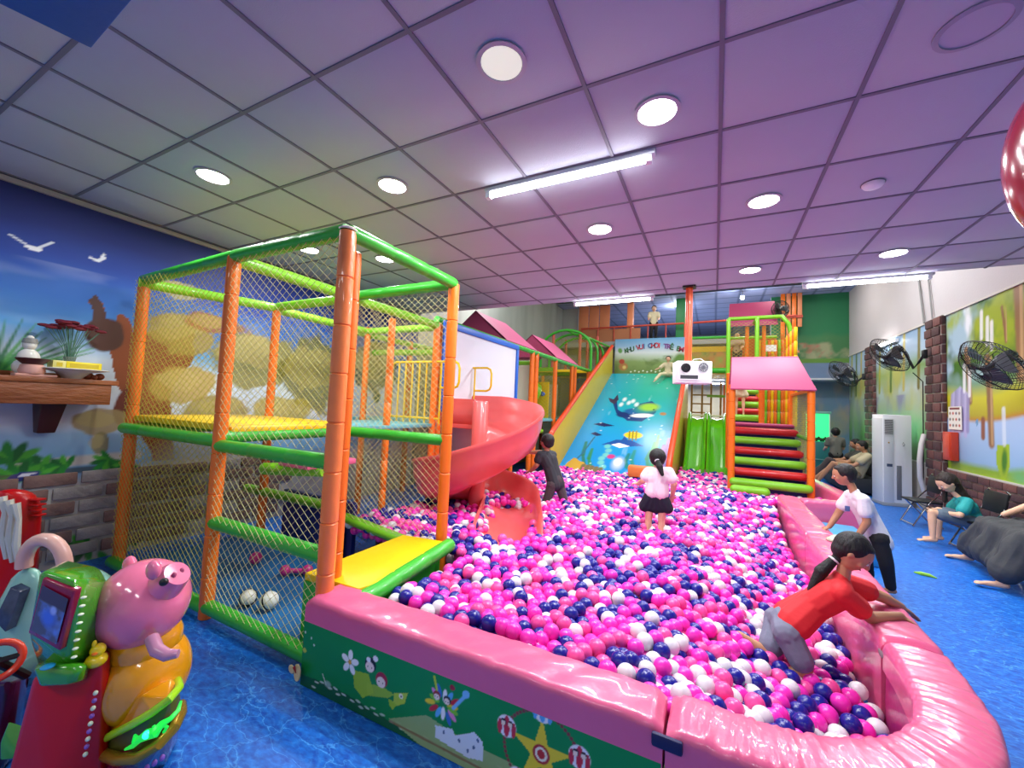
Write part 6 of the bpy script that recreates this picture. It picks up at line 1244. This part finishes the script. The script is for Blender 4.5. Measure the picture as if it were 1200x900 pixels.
c = (V3(P9['haL'])+V3(P9['haR']))/2; tag(MB().box(c+V3((-.03, 0, .02)), (.13, .07, .01), M=Matrix.Rotation(.4, 3, 'Y')).build('phone', mat('phone_black', '14161c', .15), bevel=.003), 'dark phone held by the woman in teal', 'phone')
SKT = mat('dark_grey_skirt', '3c3e40', .85, bump=.2, bscale=25, var=.1)
P10 = dict(head=(2.72, 5.55, 1.2), neck=(2.8, 5.55, 1.05), shL=(2.84, 5.37, .98), shR=(2.84, 5.73, .98), elL=(2.74, 5.3, .74), wrL=(2.54, 5.36, .62), elR=(2.74, 5.8, .74), wrR=(2.54, 5.74, .64),
           pel=(2.86, 5.55, .52), hipL=(2.8, 5.46, .52), hipR=(2.8, 5.64, .52), knL=(2.52, 5.38, .5), knR=(2.5, 5.95, .48), anL=(2.36, 5.4, .08), anR=(2.5, 6.3, .07))
person('person in a long dark grey skirt sitting at the right edge, barefoot', P10, (-.9, 0, -.4), .9, mat('black_top', '1a1a1e', .8), SKT, 'long', SKIN, .01, bottom_kind='longskirt', toes={'L': (-1, .1, 0), 'R': (-1, .3, 0)})
def sitter(label, x, y, s, shirt, bottom, lean=.2, skin=SKINT, kind='shorts', hair='short'):
    P = lambda a, b_, c: V3((x+a*s, y+b_*s, c*s))
    J = dict(head=P(-.1+lean*.8, 0, 1.02), neck=P(0+lean*.7, 0, .88), shL=P(.0+lean*.6, -.18, .82), shR=P(0+lean*.6, .18, .82), elL=P(-.12, -.24, .62), wrL=P(-.34, -.12, .62), elR=P(-.12, .24, .62), wrR=P(-.34, .12, .62),
             pel=P(0, 0, .42), hipL=P(-.05, -.09, .42), hipR=P(-.05, .09, .42), knL=P(-.45, -.12, .62), knR=P(-.45, .12, .5), anL=P(-.72, -.12, .2), anR=P(-.85, .12, .1))
    return person(label, J, (-1, -.1, -.3), s, shirt, bottom, hair, skin, .012, bottom_kind=kind)
sitter('person in a cream shirt lounging on the dark seat beyond the air conditioner', 2.62, 10.55, .95, mat('cream_shirt', 'b8ac8c', .8), mat('tan_shorts', '8a7a5c', .8))
sitter('person in dark patterned clothes lounging at the far end of the seat', 2.7, 11.3, .95, mat('dark_pattern', '3a3a34', .8, var=.5, vscale=18), DB, kind='trousers')
